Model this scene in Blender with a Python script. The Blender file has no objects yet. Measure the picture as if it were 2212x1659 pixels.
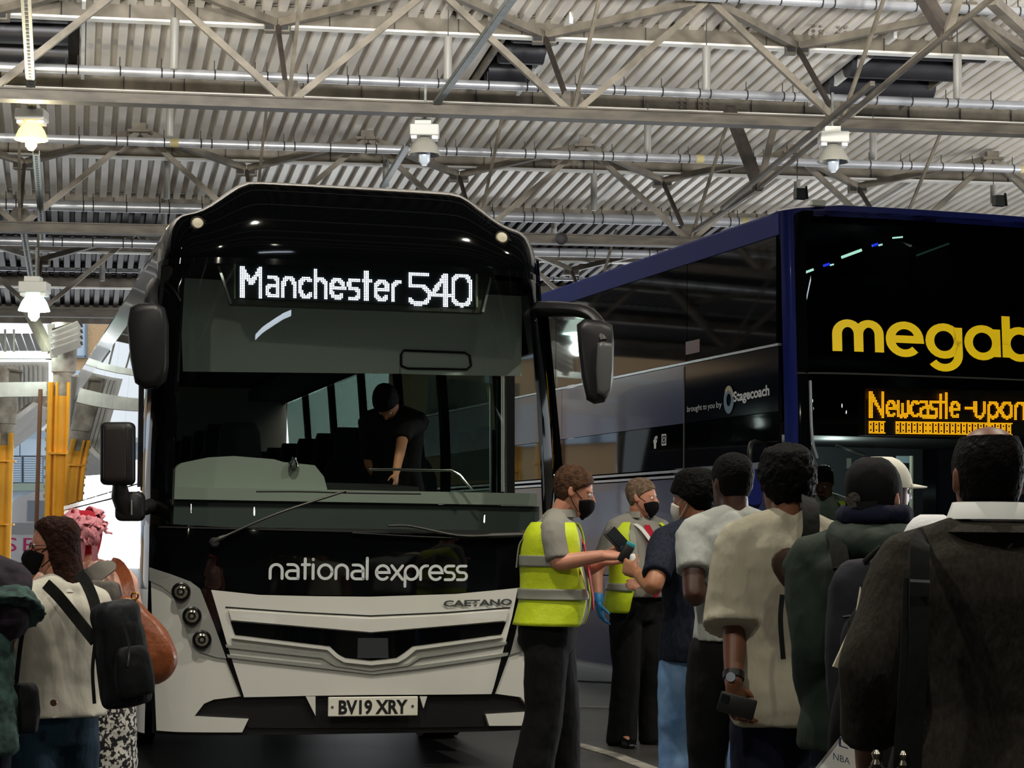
import bpy, bmesh, math, random
import numpy as np
from mathutils import Vector, Matrix
random.seed(7)
SC = bpy.context.scene
COL = SC.collection
V = Vector

# ------------------------------------------------------------------ camera
FPX = 4400.0
PITCH = math.radians(4.30)
ROLL = 0.0104
CAM = V((0, 0, 1.44))
_f = V((0, math.cos(PITCH), math.sin(PITCH)))
_u0 = V((0, -math.sin(PITCH), math.cos(PITCH)))
_r0 = V((1, 0, 0))
CR = _r0 * math.cos(ROLL) + _u0 * math.sin(ROLL)
CU = _u0 * math.cos(ROLL) - _r0 * math.sin(ROLL)
cam_d = bpy.data.cameras.new('camera')
cam_d.sensor_width = 36.0
cam_d.lens = FPX / 2212.0 * 36.0
cam_d.clip_end = 400
cam = bpy.data.objects.new('camera', cam_d)
COL.objects.link(cam)
cam.matrix_world = Matrix((
    (CR.x, CU.x, -_f.x, CAM.x), (CR.y, CU.y, -_f.y, CAM.y),
    (CR.z, CU.z, -_f.z, CAM.z), (0, 0, 0, 1)))
SC.camera = cam

def ray(px, py):
    return _f + CR * ((px - 1106.0) / FPX) - CU * ((py - 829.5) / FPX)
def at(px, py, Y):
    """point of the place seen at a pixel of the survey, at distance Y in front of the viewer"""
    d = ray(px, py)
    return CAM + d * (Y / d.y)
def proj(p):
    d = p - CAM
    z = d.dot(_f)
    return (1106 + FPX * d.dot(CR) / z, 829.5 - FPX * d.dot(CU) / z)

# ------------------------------------------------------------------ world, lights, exposure
SC.view_settings.view_transform = 'Standard'
SC.view_settings.look = 'None'
SC.view_settings.gamma = 1.0
SC.view_settings.use_curve_mapping = False
SC.view_settings.exposure = 0.15
wd = bpy.data.worlds.new('overcast_sky')
SC.world = wd
wd.use_nodes = True
bg = wd.node_tree.nodes['Background']
bg.inputs[0].default_value = (0.86, 0.93, 1.0, 1)
bg.inputs[1].default_value = 1.25

def area(name, loc, target, size, power, col=(1, 1, 1), size_y=None):
    l = bpy.data.lights.new(name, 'AREA')
    l.energy = power; l.size = size; l.color = col
    if size_y:
        l.shape = 'RECTANGLE'; l.size_y = size_y
    o = bpy.data.objects.new(name, l)
    o.location = loc
    o.rotation_euler = (V(target) - V(loc)).to_track_quat('-Z', 'Y').to_euler()
    COL.objects.link(o)
    return o
def bulb(name, loc, power, col=(1, 1, 1), r=0.12):
    l = bpy.data.lights.new(name, 'POINT')
    l.energy = power; l.color = col; l.shadow_soft_size = r
    o = bpy.data.objects.new(name, l)
    o.location = loc
    COL.objects.link(o)
    return o

# ------------------------------------------------------------------ materials
def lin(c):
    r = []
    for x in c:
        x = x / 255.0
        r.append(x / 12.92 if x <= 0.04045 else ((x + 0.055) / 1.055) ** 2.4)
    return (*r, 1.0)
MATS = {}
def mat(name, col=(128, 128, 128), rough=0.5, metal=0.0, coat=0.0, emit=0.0, var=0.0, vscale=4.0, bump=0.0, bscale=30.0,
        alpha=1.0, trans=0.0, spec=0.5, col2=None, stretch=None, sheen=0.0, detail=4.0, wave=0.0):
    if name in MATS:
        return MATS[name]
    m = bpy.data.materials.new(name)
    m.use_nodes = True
    nt = m.node_tree
    b = nt.nodes['Principled BSDF']
    L = nt.links.new
    c = lin(col)
    b.inputs['Base Color'].default_value = c
    b.inputs['Roughness'].default_value = rough
    b.inputs['Metallic'].default_value = metal
    b.inputs['Coat Weight'].default_value = coat
    b.inputs['Coat Roughness'].default_value = 0.04
    b.inputs['Specular IOR Level'].default_value = spec
    b.inputs['Sheen Weight'].default_value = sheen
    b.inputs['Transmission Weight'].default_value = trans
    b.inputs['Alpha'].default_value = alpha
    if emit:
        b.inputs['Emission Color'].default_value = c
        b.inputs['Emission Strength'].default_value = emit
    if var or bump or wave:
        tc = nt.nodes.new('ShaderNodeTexCoord')
        mp = nt.nodes.new('ShaderNodeMapping')
        L(tc.outputs['Object'], mp.inputs[0])
        if stretch:
            mp.inputs['Scale'].default_value = stretch
    if var:
        n = nt.nodes.new('ShaderNodeTexNoise')
        n.inputs['Scale'].default_value = vscale
        n.inputs['Detail'].default_value = detail
        L(mp.outputs[0], n.inputs[0])
        rp = nt.nodes.new('ShaderNodeValToRGB')
        rp.color_ramp.elements[0].position = 0.35
        rp.color_ramp.elements[1].position = 0.65
        if col2 is None:
            a = tuple(max(0, x * (1 - var)) for x in c[:3]) + (1,)
            d = tuple(min(1, x * (1 + var)) for x in c[:3]) + (1,)
        else:
            a, d = c, lin(col2)
        rp.color_ramp.elements[0].color = a
        rp.color_ramp.elements[1].color = d
        L(n.outputs[0], rp.inputs[0])
        L(rp.outputs[0], b.inputs['Base Color'])
    if bump or wave:
        bp = nt.nodes.new('ShaderNodeBump')
        bp.inputs['Strength'].default_value = min(1.0, bump + wave)
        bp.inputs['Distance'].default_value = 0.02
        n2 = nt.nodes.new('ShaderNodeTexNoise')
        n2.inputs['Scale'].default_value = bscale
        n2.inputs['Detail'].default_value = 3.0
        L(mp.outputs[0], n2.inputs[0])
        L(n2.outputs[0], bp.inputs['Height'])
        L(bp.outputs[0], b.inputs['Normal'])
    MATS[name] = m
    return m
def glass(name, tint=(200, 220, 215), mix=0.0, rough=0.0, clear=0.9):
    """thin tinted pane: transparent body plus a mirror sheen"""
    if name in MATS:
        return MATS[name]
    m = bpy.data.materials.new(name)
    m.use_nodes = True
    nt = m.node_tree
    nt.nodes.clear()
    out = nt.nodes.new('ShaderNodeOutputMaterial')
    mx = nt.nodes.new('ShaderNodeMixShader')
    tr = nt.nodes.new('ShaderNodeBsdfTransparent')
    gl = nt.nodes.new('ShaderNodeBsdfGlossy')
    lw = nt.nodes.new('ShaderNodeLayerWeight')
    lw.inputs['Blend'].default_value = .5
    c = lin(tint)
    tr.inputs[0].default_value = (c[0] * clear, c[1] * clear, c[2] * clear, 1)
    gl.inputs['Roughness'].default_value = rough
    pw = nt.nodes.new('ShaderNodeMath'); pw.operation = 'POWER'; pw.inputs[1].default_value = 5.0
    nt.links.new(lw.outputs['Facing'], pw.inputs[0])
    mt = nt.nodes.new('ShaderNodeMath'); mt.operation = 'MULTIPLY_ADD'
    mt.inputs[1].default_value = .9; mt.inputs[2].default_value = .045 + mix
    mt.use_clamp = True
    nt.links.new(pw.outputs[0], mt.inputs[0])
    nt.links.new(mt.outputs[0], mx.inputs[0])
    nt.links.new(tr.outputs[0], mx.inputs[1])
    nt.links.new(gl.outputs[0], mx.inputs[2])
    nt.links.new(mx.outputs[0], out.inputs[0])
    MATS[name] = m
    return m

# ------------------------------------------------------------------ object helpers
def tag(o, label=None, cat=None, group=None, kind=None):
    if label: o['label'] = label
    if cat: o['category'] = cat
    if group: o['group'] = group
    if kind: o['kind'] = kind
    return o
def empty(name, loc=(0, 0, 0), label=None, cat=None, group=None, kind=None, M=None):
    o = bpy.data.objects.new(name, None)
    o.empty_display_size = 0.2
    COL.objects.link(o)
    if M is not None:
        o.matrix_world = M
    else:
        o.location = loc
    o['_root'] = 1
    del o['_root']
    return tag(o, label, cat, group, kind)
def link(name, me, m, parent=None, smooth=True):
    o = bpy.data.objects.new(name, me)
    COL.objects.link(o)
    if m is not None and len(me.materials) == 0:
        for k in (m if isinstance(m, (list, tuple)) else [m]):
            me.materials.append(k)
    if parent is not None:
        o.parent = parent
    if smooth:
        me.shade_smooth()
    return o
def obj(name, bm, m, parent=None, smooth=True, sharp=40):
    """bm in the parent's coordinates"""
    me = bpy.data.meshes.new(name)
    bmesh.ops.recalc_face_normals(bm, faces=bm.faces[:])
    bm.to_mesh(me)
    bm.free()
    o = link(name, me, m, parent, False)
    if smooth:
        me.shade_smooth()
        if sharp:
            try:
                me.set_sharp_from_angle(angle=math.radians(sharp))
            except Exception:
                pass
    return o
def copy_tree(o, parent=None):
    c = o.copy()
    COL.objects.link(c)
    if parent is not None:
        c.parent = parent
    for ch in [x for x in bpy.data.objects if x.parent == o]:
        copy_tree(ch, c)
    return c

def box(bm, c, s, M=None, bev=0.0):
    """box centred at c with sizes s, optional matrix"""
    c = V(c)
    vs = []
    for dx, dy, dz in ((-1, -1, -1), (1, -1, -1), (1, 1, -1), (-1, 1, -1), (-1, -1, 1), (1, -1, 1), (1, 1, 1), (-1, 1, 1)):
        p = c + V((dx * s[0] / 2, dy * s[1] / 2, dz * s[2] / 2))
        vs.append(bm.verts.new(M @ p if M else p))
    fs = [bm.faces.new([vs[i] for i in q]) for q in ((0, 3, 2, 1), (4, 5, 6, 7), (0, 1, 5, 4), (1, 2, 6, 5), (2, 3, 7, 6), (3, 0, 4, 7))]
    if bev:
        es = list({e for f in fs for e in f.edges})
        bmesh.ops.bevel(bm, geom=es, offset=bev, segments=2, affect='EDGES', profile=0.5)
    return vs
def frame_of(d, ref=V((0, 0, 1))):
    d = d.normalized()
    if abs(d.dot(ref)) > 0.97:
        ref = V((1, 0, 0))
    x = d.cross(ref).normalized()
    y = x.cross(d).normalized()
    return x, y
def bar(bm, a, b, w, h=None, ref=V((0, 0, 1))):
    """rectangular bar from a to b"""
    a, b = V(a), V(b)
    h = h or w
    x, y = frame_of(b - a, ref)
    q = []
    for p in (a, b):
        q.append([bm.verts.new(p + x * sx * w / 2 + y * sy * h / 2) for sx, sy in ((-1, -1), (1, -1), (1, 1), (-1, 1))])
    for i in range(4):
        j = (i + 1) % 4
        bm.faces.new((q[0][i], q[0][j], q[1][j], q[1][i]))
    bm.faces.new(q[0][::-1]); bm.faces.new(q[1])
def catmull(pts, per=5):
    pts = [V(p) for p in pts]
    if len(pts) < 3:
        return pts
    P = [pts[0] * 2 - pts[1]] + pts + [pts[-1] * 2 - pts[-2]]
    out = []
    for i in range(1, len(P) - 2):
        for k in range(per):
            t = k / per
            out.append(0.5 * ((2 * P[i]) + (P[i + 1] - P[i - 1]) * t + (2 * P[i - 1] - 5 * P[i] + 4 * P[i + 1] - P[i + 2]) * t * t
                              + (3 * P[i] - P[i - 1] - 3 * P[i + 1] + P[i + 2]) * t ** 3))
    out.append(pts[-1])
    return out
def loft(bm, rings, caps=True, closed=True):
    R = [[bm.verts.new(p) for p in r] for r in rings]
    n = len(R[0])
    for a, b in zip(R, R[1:]):
        for i in range(n if closed else n - 1):
            j = (i + 1) % n
            bm.faces.new((a[i], a[j], b[j], b[i]))
    if caps and closed:
        bm.faces.new(R[0][::-1]); bm.faces.new(R[-1])
    return R
def ring(c, x, y, rx, ry, n=16, p=2.0, a0=0.0, a1=2 * math.pi):
    out = []
    full = abs(a1 - a0 - 2 * math.pi) < 1e-6
    for i in range(n):
        a = a0 + (a1 - a0) * i / (n if full else n - 1)
        ca, sa = math.cos(a), math.sin(a)
        out.append(c + x * (rx * math.copysign(abs(ca) ** (2 / p), ca)) + y * (ry * math.copysign(abs(sa) ** (2 / p), sa)))
    return out
def tube(bm, pts, r, n=8, flat=1.0, ref=V((0, 0, 1)), round_ends=False):
    """tube along pts; r number or list; flat = ratio of the second radius"""
    pts = [V(p) for p in pts]
    rs = r if isinstance(r, (list, tuple)) else [r] * len(pts)
    rings = []
    x = None
    for i, p in enumerate(pts):
        d = (pts[min(i + 1, len(pts) - 1)] - pts[max(i - 1, 0)])
        if d.length < 1e-9:
            d = V((0, 0, 1))
        d.normalize()
        if x is None:
            x, y = frame_of(d, ref)
        else:
            x = (x - d * x.dot(d)).normalized()
            y = x.cross(d).normalized()
        if round_ends and i == 0:
            rings.append(ring(p - d * rs[0] * .8, x, y, rs[0] * .45, rs[0] * flat * .45, n))
        rings.append(ring(p, x, y, rs[i], rs[i] * flat, n))
        if round_ends and i == len(pts) - 1:
            rings.append(ring(p + d * rs[-1] * .8, x, y, rs[-1] * .45, rs[-1] * flat * .45, n))
    loft(bm, rings)
def lathe(bm, c, axis, prof, n=20, ref=V((0, 0, 1))):
    """prof = [(dist along axis, radius)]"""
    axis = V(axis).normalized()
    x, y = frame_of(axis, ref)
    loft(bm, [ring(V(c) + axis * d, x, y, max(r, 1e-4), max(r, 1e-4), n) for d, r in prof])
def prism(bm, poly, d):
    """poly list of Vectors, extruded by vector d"""
    A = [bm.verts.new(p) for p in poly]
    B = [bm.verts.new(V(p) + V(d)) for p in poly]
    n = len(A)
    fs = [bm.faces.new(A), bm.faces.new(B[::-1])]
    if n > 4:
        for f in fs: f.normal_update()
        bmesh.ops.triangulate(bm, faces=fs, ngon_method='EAR_CLIP')
    for i in range(n):
        j = (i + 1) % n
        bm.faces.new((A[j], A[i], B[i], B[j]))
def patch(bm, poly, fn, off=0.0, thick=0.01, du=0.08, dv=0.08):
    """polygon in (u, z) draped on the surface fn(u, z, offset) and given a thickness"""
    t = bmesh.new()
    f = t.faces.new([t.verts.new((u, z, 0)) for u, z in poly])
    f.normal_update()
    bmesh.ops.triangulate(t, faces=[f], ngon_method='EAR_CLIP')
    us = [p[0] for p in poly]; zs = [p[1] for p in poly]
    k = math.floor(min(us) / du) * du
    while k < max(us):
        if k > min(us):
            bmesh.ops.bisect_plane(t, geom=t.verts[:] + t.edges[:] + t.faces[:], plane_co=(k, 0, 0), plane_no=(1, 0, 0), dist=1e-5)
        k += du
    k = math.floor(min(zs) / dv) * dv
    while k < max(zs):
        if k > min(zs):
            bmesh.ops.bisect_plane(t, geom=t.verts[:] + t.edges[:] + t.faces[:], plane_co=(0, k, 0), plane_no=(0, 1, 0), dist=1e-5)
        k += dv
    t.verts.index_update()
    T = [bm.verts.new(fn(v.co.x, v.co.y, off)) for v in t.verts]
    B = [bm.verts.new(fn(v.co.x, v.co.y, off - thick)) for v in t.verts] if thick else None
    for f in t.faces:
        idx = [v.index for v in f.verts]
        try:
            bm.faces.new([T[i] for i in idx])
            if B: bm.faces.new([B[i] for i in idx[::-1]])
        except ValueError:
            pass
    if B:
        for e in t.edges:
            if len(e.link_faces) == 1:
                a, b = e.verts[0].index, e.verts[1].index
                try:
                    bm.faces.new((T[a], T[b], B[b], B[a]))
                except ValueError:
                    pass
    t.free()

# ------------------------------------------------------------------ lettering
def arc(cx, cy, rx, ry, a0, a1, n=12):
    return [(cx + rx * math.cos(math.radians(a0 + (a1 - a0) * i / n)), cy + ry * math.sin(math.radians(a0 + (a1 - a0) * i / n))) for i in range(n + 1)]
R_ = .46
GL = {  # strokes with x-height 1; (advance, strokes)
    'n': (.95, [[(0, 0), (0, .58)] + arc(.4, .58, .4, .42, 180, 0) + [(.8, 0)]]),
    'm': (1.55, [[(0, 0), (0, .62)] + arc(.35, .62, .35, .38, 180, 0) + [(.7, 0)], [(.7, .62)] + arc(1.05, .62, .35, .38, 180, 0) + [(1.4, 0)]]),
    'a': (.95, [[(.1, 1), (.42, 1)] + arc(.42, .62, .38, .38, 90, 0) + [(.8, 0)], [(.8, 0), (.3, 0)] + arc(.3, .28, .28, .28, 270, 90) + [(.8, .56)]]),
    'A1': (1.02, [arc(.46, .5, .46, .5, 0, 360, 24), [(.92, 1), (.92, 0)]]),
    't': (.62, [[(.2, 1.42), (.2, .0)], [(0, 1), (.5, 1)]]),
    'i': (.25, [[(0, 0), (0, 1)], [(0, 1.36), (0, 1.4)]]),
    'o': (1.06, [arc(.46, .5, .46, .5, 0, 360, 24)]),
    'l': (.3, [[(0, 0), (0, 1.5)]]),
    'e': (1.04, [[(.05, .5), (.9, .5)] + arc(.46, .5, .46, .5, 0, 315, 22)]),
    'x': (.9, [[(0, 0), (.78, 1)], [(0, 1), (.78, 0)]]),
    'p': (1.06, [[(0, -.5), (0, .5)] + arc(.46, .5, .46, .5, 180, -180, 24)]),
    'r': (.58, [[(0, 0), (0, .6)] + arc(.4, .6, .4, .4, 180, 85, 8) + [(.5, 1)]]),
    's': (.84, [[(.68, 1), (.28, 1)] + arc(.28, .76, .26, .24, 90, 270, 8) + arc(.46, .26, .26, .26, 90, -90, 8) + [(.04, 0)]]),
    'g': (1.06, [arc(.46, .5, .46, .5, 0, 360, 24), [(.92, 1), (.92, .0)] + arc(.46, .0, .46, .46, 0, -145, 12)]),
    'b': (1.06, [[(0, 1.5), (0, 0)], arc(.46, .5, .46, .5, 0, 360, 24)]),
    'u': (.98, [[(0, 1), (0, .42)] + arc(.4, .42, .4, .42, 180, 360) + [(.8, 1)]]),
    'c': (.86, [arc(.46, .5, .46, .5, 48, 312, 16)]),
    'h': (.95, [[(0, 1.5), (0, 0)], [(0, .58)] + arc(.4, .58, .4, .42, 180, 0) + [(.8, 0)]]),
    'w': (1.3, [[(0, 1), (0, .3)] + arc(.28, .3, .28, .3, 180, 360, 8) + [(.56, .8)], [(.56, .3)] + arc(.84, .3, .28, .3, 180, 360, 8) + [(1.12, 1)]]),
    'M': (1.5, [[(0, 0), (0, 1.62), (.62, .75), (1.24, 1.62), (1.24, 0)]]),
    'N': (1.15, [[(0, 0), (0, 1.5), (.9, .1), (.9, 1.5)], [(.9, 0), (.9, 1.4)]]),
    '-': (.8, [[(.0, .6), (.55, .6)]]),
    ' ': (.45, []),
    '5': (1.2, [[(.95, 1.7), (.05, 1.7), (.05, 1.0), (.6, 1.0)] + arc(.55, .5, .45, .5, 90, -90, 10) + [(.3, 0), (.02, .2)]]),
    '4': (1.2, [[(.7, 0), (.7, 1.7), (.0, .55), (1.0, .55)]]),
    '0': (1.1, [arc(.48, 1.2, .48, .5, 0, 180, 10) + arc(.48, .5, .48, .5, 180, 360, 10) + [(.96, 1.2)]]),
}
def layout(txt, gap=0.0, alt=()):
    out, x = [], 0.0
    for ch in txt:
        adv, st = GL[ch + '1'] if ch in alt else GL[ch]
        out += [[(x + p[0], p[1]) for p in s] for s in st]
        x += adv + gap
    return out, x
def ribbon(bm, pts, w, fn, caps=True):
    """flat stroke of width w; fn maps (x, y) to a point of the surface"""
    q = [tuple(pts[0])]
    for p in pts[1:]:
        if math.hypot(p[0] - q[-1][0], p[1] - q[-1][1]) > 1e-4:
            q.append(tuple(p))
    pts = q
    n = len(pts)
    L, R = [], []
    for i, p in enumerate(pts):
        a = pts[max(i - 1, 0)]; b = pts[min(i + 1, n - 1)]
        d0 = np.array(p) - np.array(a); d1 = np.array(b) - np.array(p)
        if i == 0: d0 = d1
        if i == n - 1: d1 = d0
        l0 = np.linalg.norm(d0) or 1; l1 = np.linalg.norm(d1) or 1
        t = d0 / l0 + d1 / l1
        lt = np.linalg.norm(t)
        t = t / lt if lt > 1e-6 else d1 / l1
        nrm = np.array((-t[1], t[0]))
        c = max(.35, abs(nrm.dot(np.array((-d1[1], d1[0])) / l1)))
        L.append(bm.verts.new(fn(*(np.array(p) + nrm * w / 2 / c))))
        R.append(bm.verts.new(fn(*(np.array(p) - nrm * w / 2 / c))))
    for i in range(n - 1):
        try:
            bm.faces.new((L[i], R[i], R[i + 1], L[i + 1]))
        except ValueError:
            pass
    if caps:
        for p in (pts[0], pts[-1]):
            bm.faces.new([bm.verts.new(fn(p[0] + w / 2 * math.cos(a * math.pi / 5), p[1] + w / 2 * math.sin(a * math.pi / 5))) for a in range(10)])
def word(txt, w, fn, gap=0.0, alt=(), caps=True):
    bm = bmesh.new()
    st, _ = layout(txt, gap, alt)
    for s in st:
        ribbon(bm, s, w, fn, caps)
    return bm
def font_mesh(txt, bold=0.0):
    """built-in font as mesh coordinates, height about 1, origin at the left of the baseline"""
    cu = bpy.data.curves.new('t', 'FONT')
    cu.body = txt
    cu.offset = bold
    cu.resolution_u = 3
    o = bpy.data.objects.new('t', cu)
    COL.objects.link(o)
    bpy.context.view_layer.update()
    me = bpy.data.meshes.new_from_object(o.evaluated_get(bpy.context.evaluated_depsgraph_get()))
    bpy.data.objects.remove(o)
    bpy.data.curves.remove(cu)
    return me
def lettering(name, txt, fn, m, parent, bold=0.0, fit=None):
    """fn maps (x, y) in a unit box (0..1, 0..1 cap height) to a point"""
    me = font_mesh(txt, bold)
    xs = [v.co.x for v in me.vertices]
    x0, x1 = min(xs), max(xs)
    for v in me.vertices:
        v.co = fn((v.co.x - x0) / (x1 - x0), v.co.y / 0.729)
    me.materials.clear()
    return link(name, me, m, parent, False)
# ------------------------------------------------------------------ lights for the hall (set here, tuned here)
TH = math.radians(12.0)
EU = V((math.cos(TH), math.sin(TH), 0.019))
EV = V((-math.sin(TH), math.cos(TH), 0))
# area lights added to lift the roof, standing in for daylight from the sides
area('daylight_open_side', (-18, 22, 2.6), (0, 24, 7.5), 16, 300, (.95, .97, 1.0), 4)
area('roof_fill_right', (19.5, 28, 1.6), (3, 27, 8.5), 18, 2600, (.97, .98, 1.0), 2)
area('daylight_far_end', (-3, 53, 2.0), (0, 36, 7.0), 26, 1200, (.95, .98, 1.0), 3)
def spot(name, loc, target, power, ang, col=(1, 1, 1), r=.2, blend=.8):
    l = bpy.data.lights.new(name, 'SPOT')
    l.energy = power; l.color = col; l.spot_size = math.radians(ang); l.spot_blend = blend; l.shadow_soft_size = r
    o = bpy.data.objects.new(name, l)
    o.location = loc
    o.rotation_euler = (V(target) - V(loc)).to_track_quat('-Z', 'Y').to_euler()
    COL.objects.link(o)
# added unseen spots without fixtures, aimed up to brighten the roof
for x in (-6.5, -3.5, -.5, 2.5, 5.5, 9.0):
    spot('roof_fill_spot', (x, 17.0, 6.35), (x * 1.5, 26, 10.5), 2000, 100, (1.0, .97, .92))

# ------------------------------------------------------------------ the setting
M_asph = mat('asphalt', (52, 51, 49), .45, var=.5, vscale=.9, bump=.25, bscale=160, col2=(74, 73, 70), detail=8)
M_pave = mat('outside_paving', (150, 150, 148), .8, var=.12, vscale=2)
M_steel = mat('painted_steel', (92, 86, 74), .55, var=.28, vscale=3.5, bump=.1, bscale=60, col2=(120, 112, 98), detail=8)
M_chord = mat('grimy_chord_paint', (58, 53, 45), .6, var=.35, vscale=2.5, col2=(86, 79, 67), detail=9, stretch=(1, 1, 4))
M_flange = mat('flange_lit_white', (232, 230, 222), .45)  # near white stands in for light caught on the flange undersides
M_dark = mat('dark_strut_paint', (58, 50, 44), .6, var=.3, vscale=5)
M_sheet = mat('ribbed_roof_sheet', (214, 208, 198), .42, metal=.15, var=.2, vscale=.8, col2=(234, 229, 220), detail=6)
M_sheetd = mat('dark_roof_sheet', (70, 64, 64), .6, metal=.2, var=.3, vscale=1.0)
M_pipe = mat('bright_pipe_metal', (206, 208, 212), .32, metal=.6, var=.1, vscale=2.5)
M_tie = mat('dark_tie_wire', (30, 29, 28), .6)
M_yel = mat('yellow_band', (186, 174, 124), .5)
M_white = mat('white_paint', (226, 226, 222), .5, var=.06, vscale=3)
M_hang = mat('pale_tube', (128, 126, 120), .45)
M_tray = mat('galvanised_tray', (92, 98, 94), .45, metal=.5, var=.2, vscale=8)

floor = empty('floor', kind='structure')
bm = bmesh.new()
bmesh.ops.create_grid(bm, x_segments=4, y_segments=4, size=0.5, matrix=Matrix.Translation((0, 22, 0)) @ Matrix.Diagonal((60, 60, 1, 1)))
obj('asphalt_surface', bm, M_asph, floor)
bm = bmesh.new()
for (cx, cy, sx, sy) in ((-65, 45, 70, 160), (0, 90, 60, 76), (65, 45, 70, 160)):
    bmesh.ops.create_grid(bm, x_segments=1, y_segments=1, size=0.5, matrix=Matrix.Translation((cx, cy, -.004)) @ Matrix.Diagonal((sx, sy, 1, 1)))
obj('outside_paving_surface', bm, M_pave, floor)
# painted bay line and scuffs
M_line = mat('worn_white_line', (176, 172, 160), .7, var=.3, vscale=9, col2=(120, 117, 110))
def ground(px, py):
    d = ray(px, py)
    return CAM + d * (-CAM.z / d.z)
def floor_line(pts, w):
    bm = bmesh.new()
    P = [ground(*p) for p in pts]
    for a, b in zip(P, P[1:]):
        bar(bm, a + V((0, 0, .003)), b + V((0, 0, .003)), w, .004)
    return obj('bay_line', bm, M_line, floor, False)
floor_line([(1222, 1602), (1330, 1632), (1480, 1690)], .11)
floor_line([(1235, 1527), (1420, 1531)], .05)
floor_line([(1240, 1470), (1420, 1478)], .08)

def hT(Y):
    return 6.83 - 0.08 * (Y - 25.0)
def along_u(y_px, Y):
    P0 = at(1106, y_px, Y)
    def f(t):
        return P0 + EU * t
    return f
def roof_pt(Y, t, dz=0.0):
    """point of the roof grid: row at distance Y on the view axis, t along the purlins"""
    return V((-(Y - 28.0) * .2126, Y, CAM.z + hT(Y) + dz)) + EU * t
def t_at(P0, px):
    q = (px - 1106.0) / FPX
    return (q * P0.y - P0.x) / (EU.x - q * EU.y)

PUR = [-5.5, -2, 1.6, 5.2, 8.8, 12.3, 15.9, 19.4, 23.0, 26.9, 30.0, 33.6, 37.1, 40.7, 44.2, 47.8]
U0, U1 = -25.0, 20.0
ceiling = empty('ceiling', kind='structure')
def corrugated(Ya, Yb, ta, tb, lift=.31, per=.215):
    bm = bmesh.new()
    n = int((tb - ta) / per)
    rows = []
    for Y in (Ya, (Ya + Yb) / 2, Yb):
        r = []
        for i in range(n):
            for du, dz in ((0, 0), (.07, 0), (.088, -.105), (.197, -.105)):
                r.append(bm.verts.new(roof_pt(Y, ta + i * per + du * per / .215, lift + dz)))
        rows.append(r)
    for a, b in zip(rows, rows[1:]):
        for i in range(len(a) - 1):
            bm.faces.new((a[i], a[i + 1], b[i + 1], b[i]))
    return bm
for i, (a, b) in enumerate(zip([-13.0] + PUR, PUR + [49.2])):
    far = a >= 37
    if a == 26.9:   # this row is broken by dark roof vents
        for ta, tb in ((U0, -7.9), (-5.95, -.25), (.42, 5.0), (6.6, U1)):
            obj('roof_sheet', corrugated(a + .05, b - .05, ta, tb), M_sheet, ceiling, False)
    else:
        ta = U0
        obj('roof_sheet', corrugated(a, b, U0 if b > 20 else -55, U1 if b > 20 else 42), M_sheetd if far or b < 20 else M_sheet, ceiling, False)  # unseen rows over the queue coloured dark and widened to darken reflections
# opaque deck above the sheets
bm = bmesh.new()
q = [roof_pt(-14, -62, .45), roof_pt(-14, 50, .45), roof_pt(49.2, U1, .45), roof_pt(49.2, U0, .45)]
prism(bm, q, (0, 0, .05))
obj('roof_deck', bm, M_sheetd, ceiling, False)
# dark vents with grey ducts in the broken row
M_duct = mat('grey_duct', (44, 44, 48), .4, metal=.3)
for t in (-6.95, .1, 5.8):
    bm = bmesh.new()
    w = 1.7 if t != .1 else .62
    for k in range(3):
        p = roof_pt(27.2 + .9 * k, t - w / 2, .22); r = roof_pt(27.2 + .9 * k, t + w / 2, .22)
        tube(bm, [p, r], .2, 12)
    obj('vent_duct', bm, M_duct, ceiling)
for t in (-7.85, -5.9, -.3, .45, 5.05, 6.55):
    bm = bmesh.new()
    bar(bm, roof_pt(26.6, t, .20), roof_pt(29.9, t, .20), .05, .16)
    obj('flashing_strip', bm, M_white if t in (-5.9, .45, 5.05) else M_steel, ceiling, False)
for Y, t in ((33.7, 3.4), (33.7, 8.7), (33.7, -7.5), (30.2, 6.0)):
    bm = bmesh.new()
    bar(bm, roof_pt(Y + .1, t, .22), roof_pt(Y + 3.2, t, .22), .06, .1)
    obj('flashing_strip', bm, M_white, ceiling, False)
# purlins: channel with a broad bottom flange, cleats and bolts
for Y in PUR:
    bm = bmesh.new()
    bar(bm, roof_pt(Y, U0, .14), roof_pt(Y, U1, .14), .02, .27)
    bar(bm, roof_pt(Y, U0, .275), roof_pt(Y, U1, .275), .13, .02)
    pu = obj('purlin', bm, M_steel, ceiling, False)
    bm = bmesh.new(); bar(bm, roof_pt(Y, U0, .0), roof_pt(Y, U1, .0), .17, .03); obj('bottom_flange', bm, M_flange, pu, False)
    if 22 < Y < 38:
        bm = bmesh.new()
        t = -12.2
        while t < 13:
            bar(bm, roof_pt(Y - .02, t, .0), roof_pt(Y - .02, t, .27), .018, .012)
            t += .86
        obj('hanger_wire', bm, M_tie, pu, False)['kind'] = 'stuff'
for (Y, t) in ((26.5, 4.05), (30.0, 3.25), (33.6, 2.1)):
    bm = bmesh.new()
    for dz in (.06, .13, .2):
        for du in (-.24, -.14, .12, .22):
            p = roof_pt(Y, t + du, dz)
            lathe(bm, p, -EV, [(0, .022), (.035, .022), (.04, .012)], 6)
    obj('bolt_group', bm, M_steel, ceiling)

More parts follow.
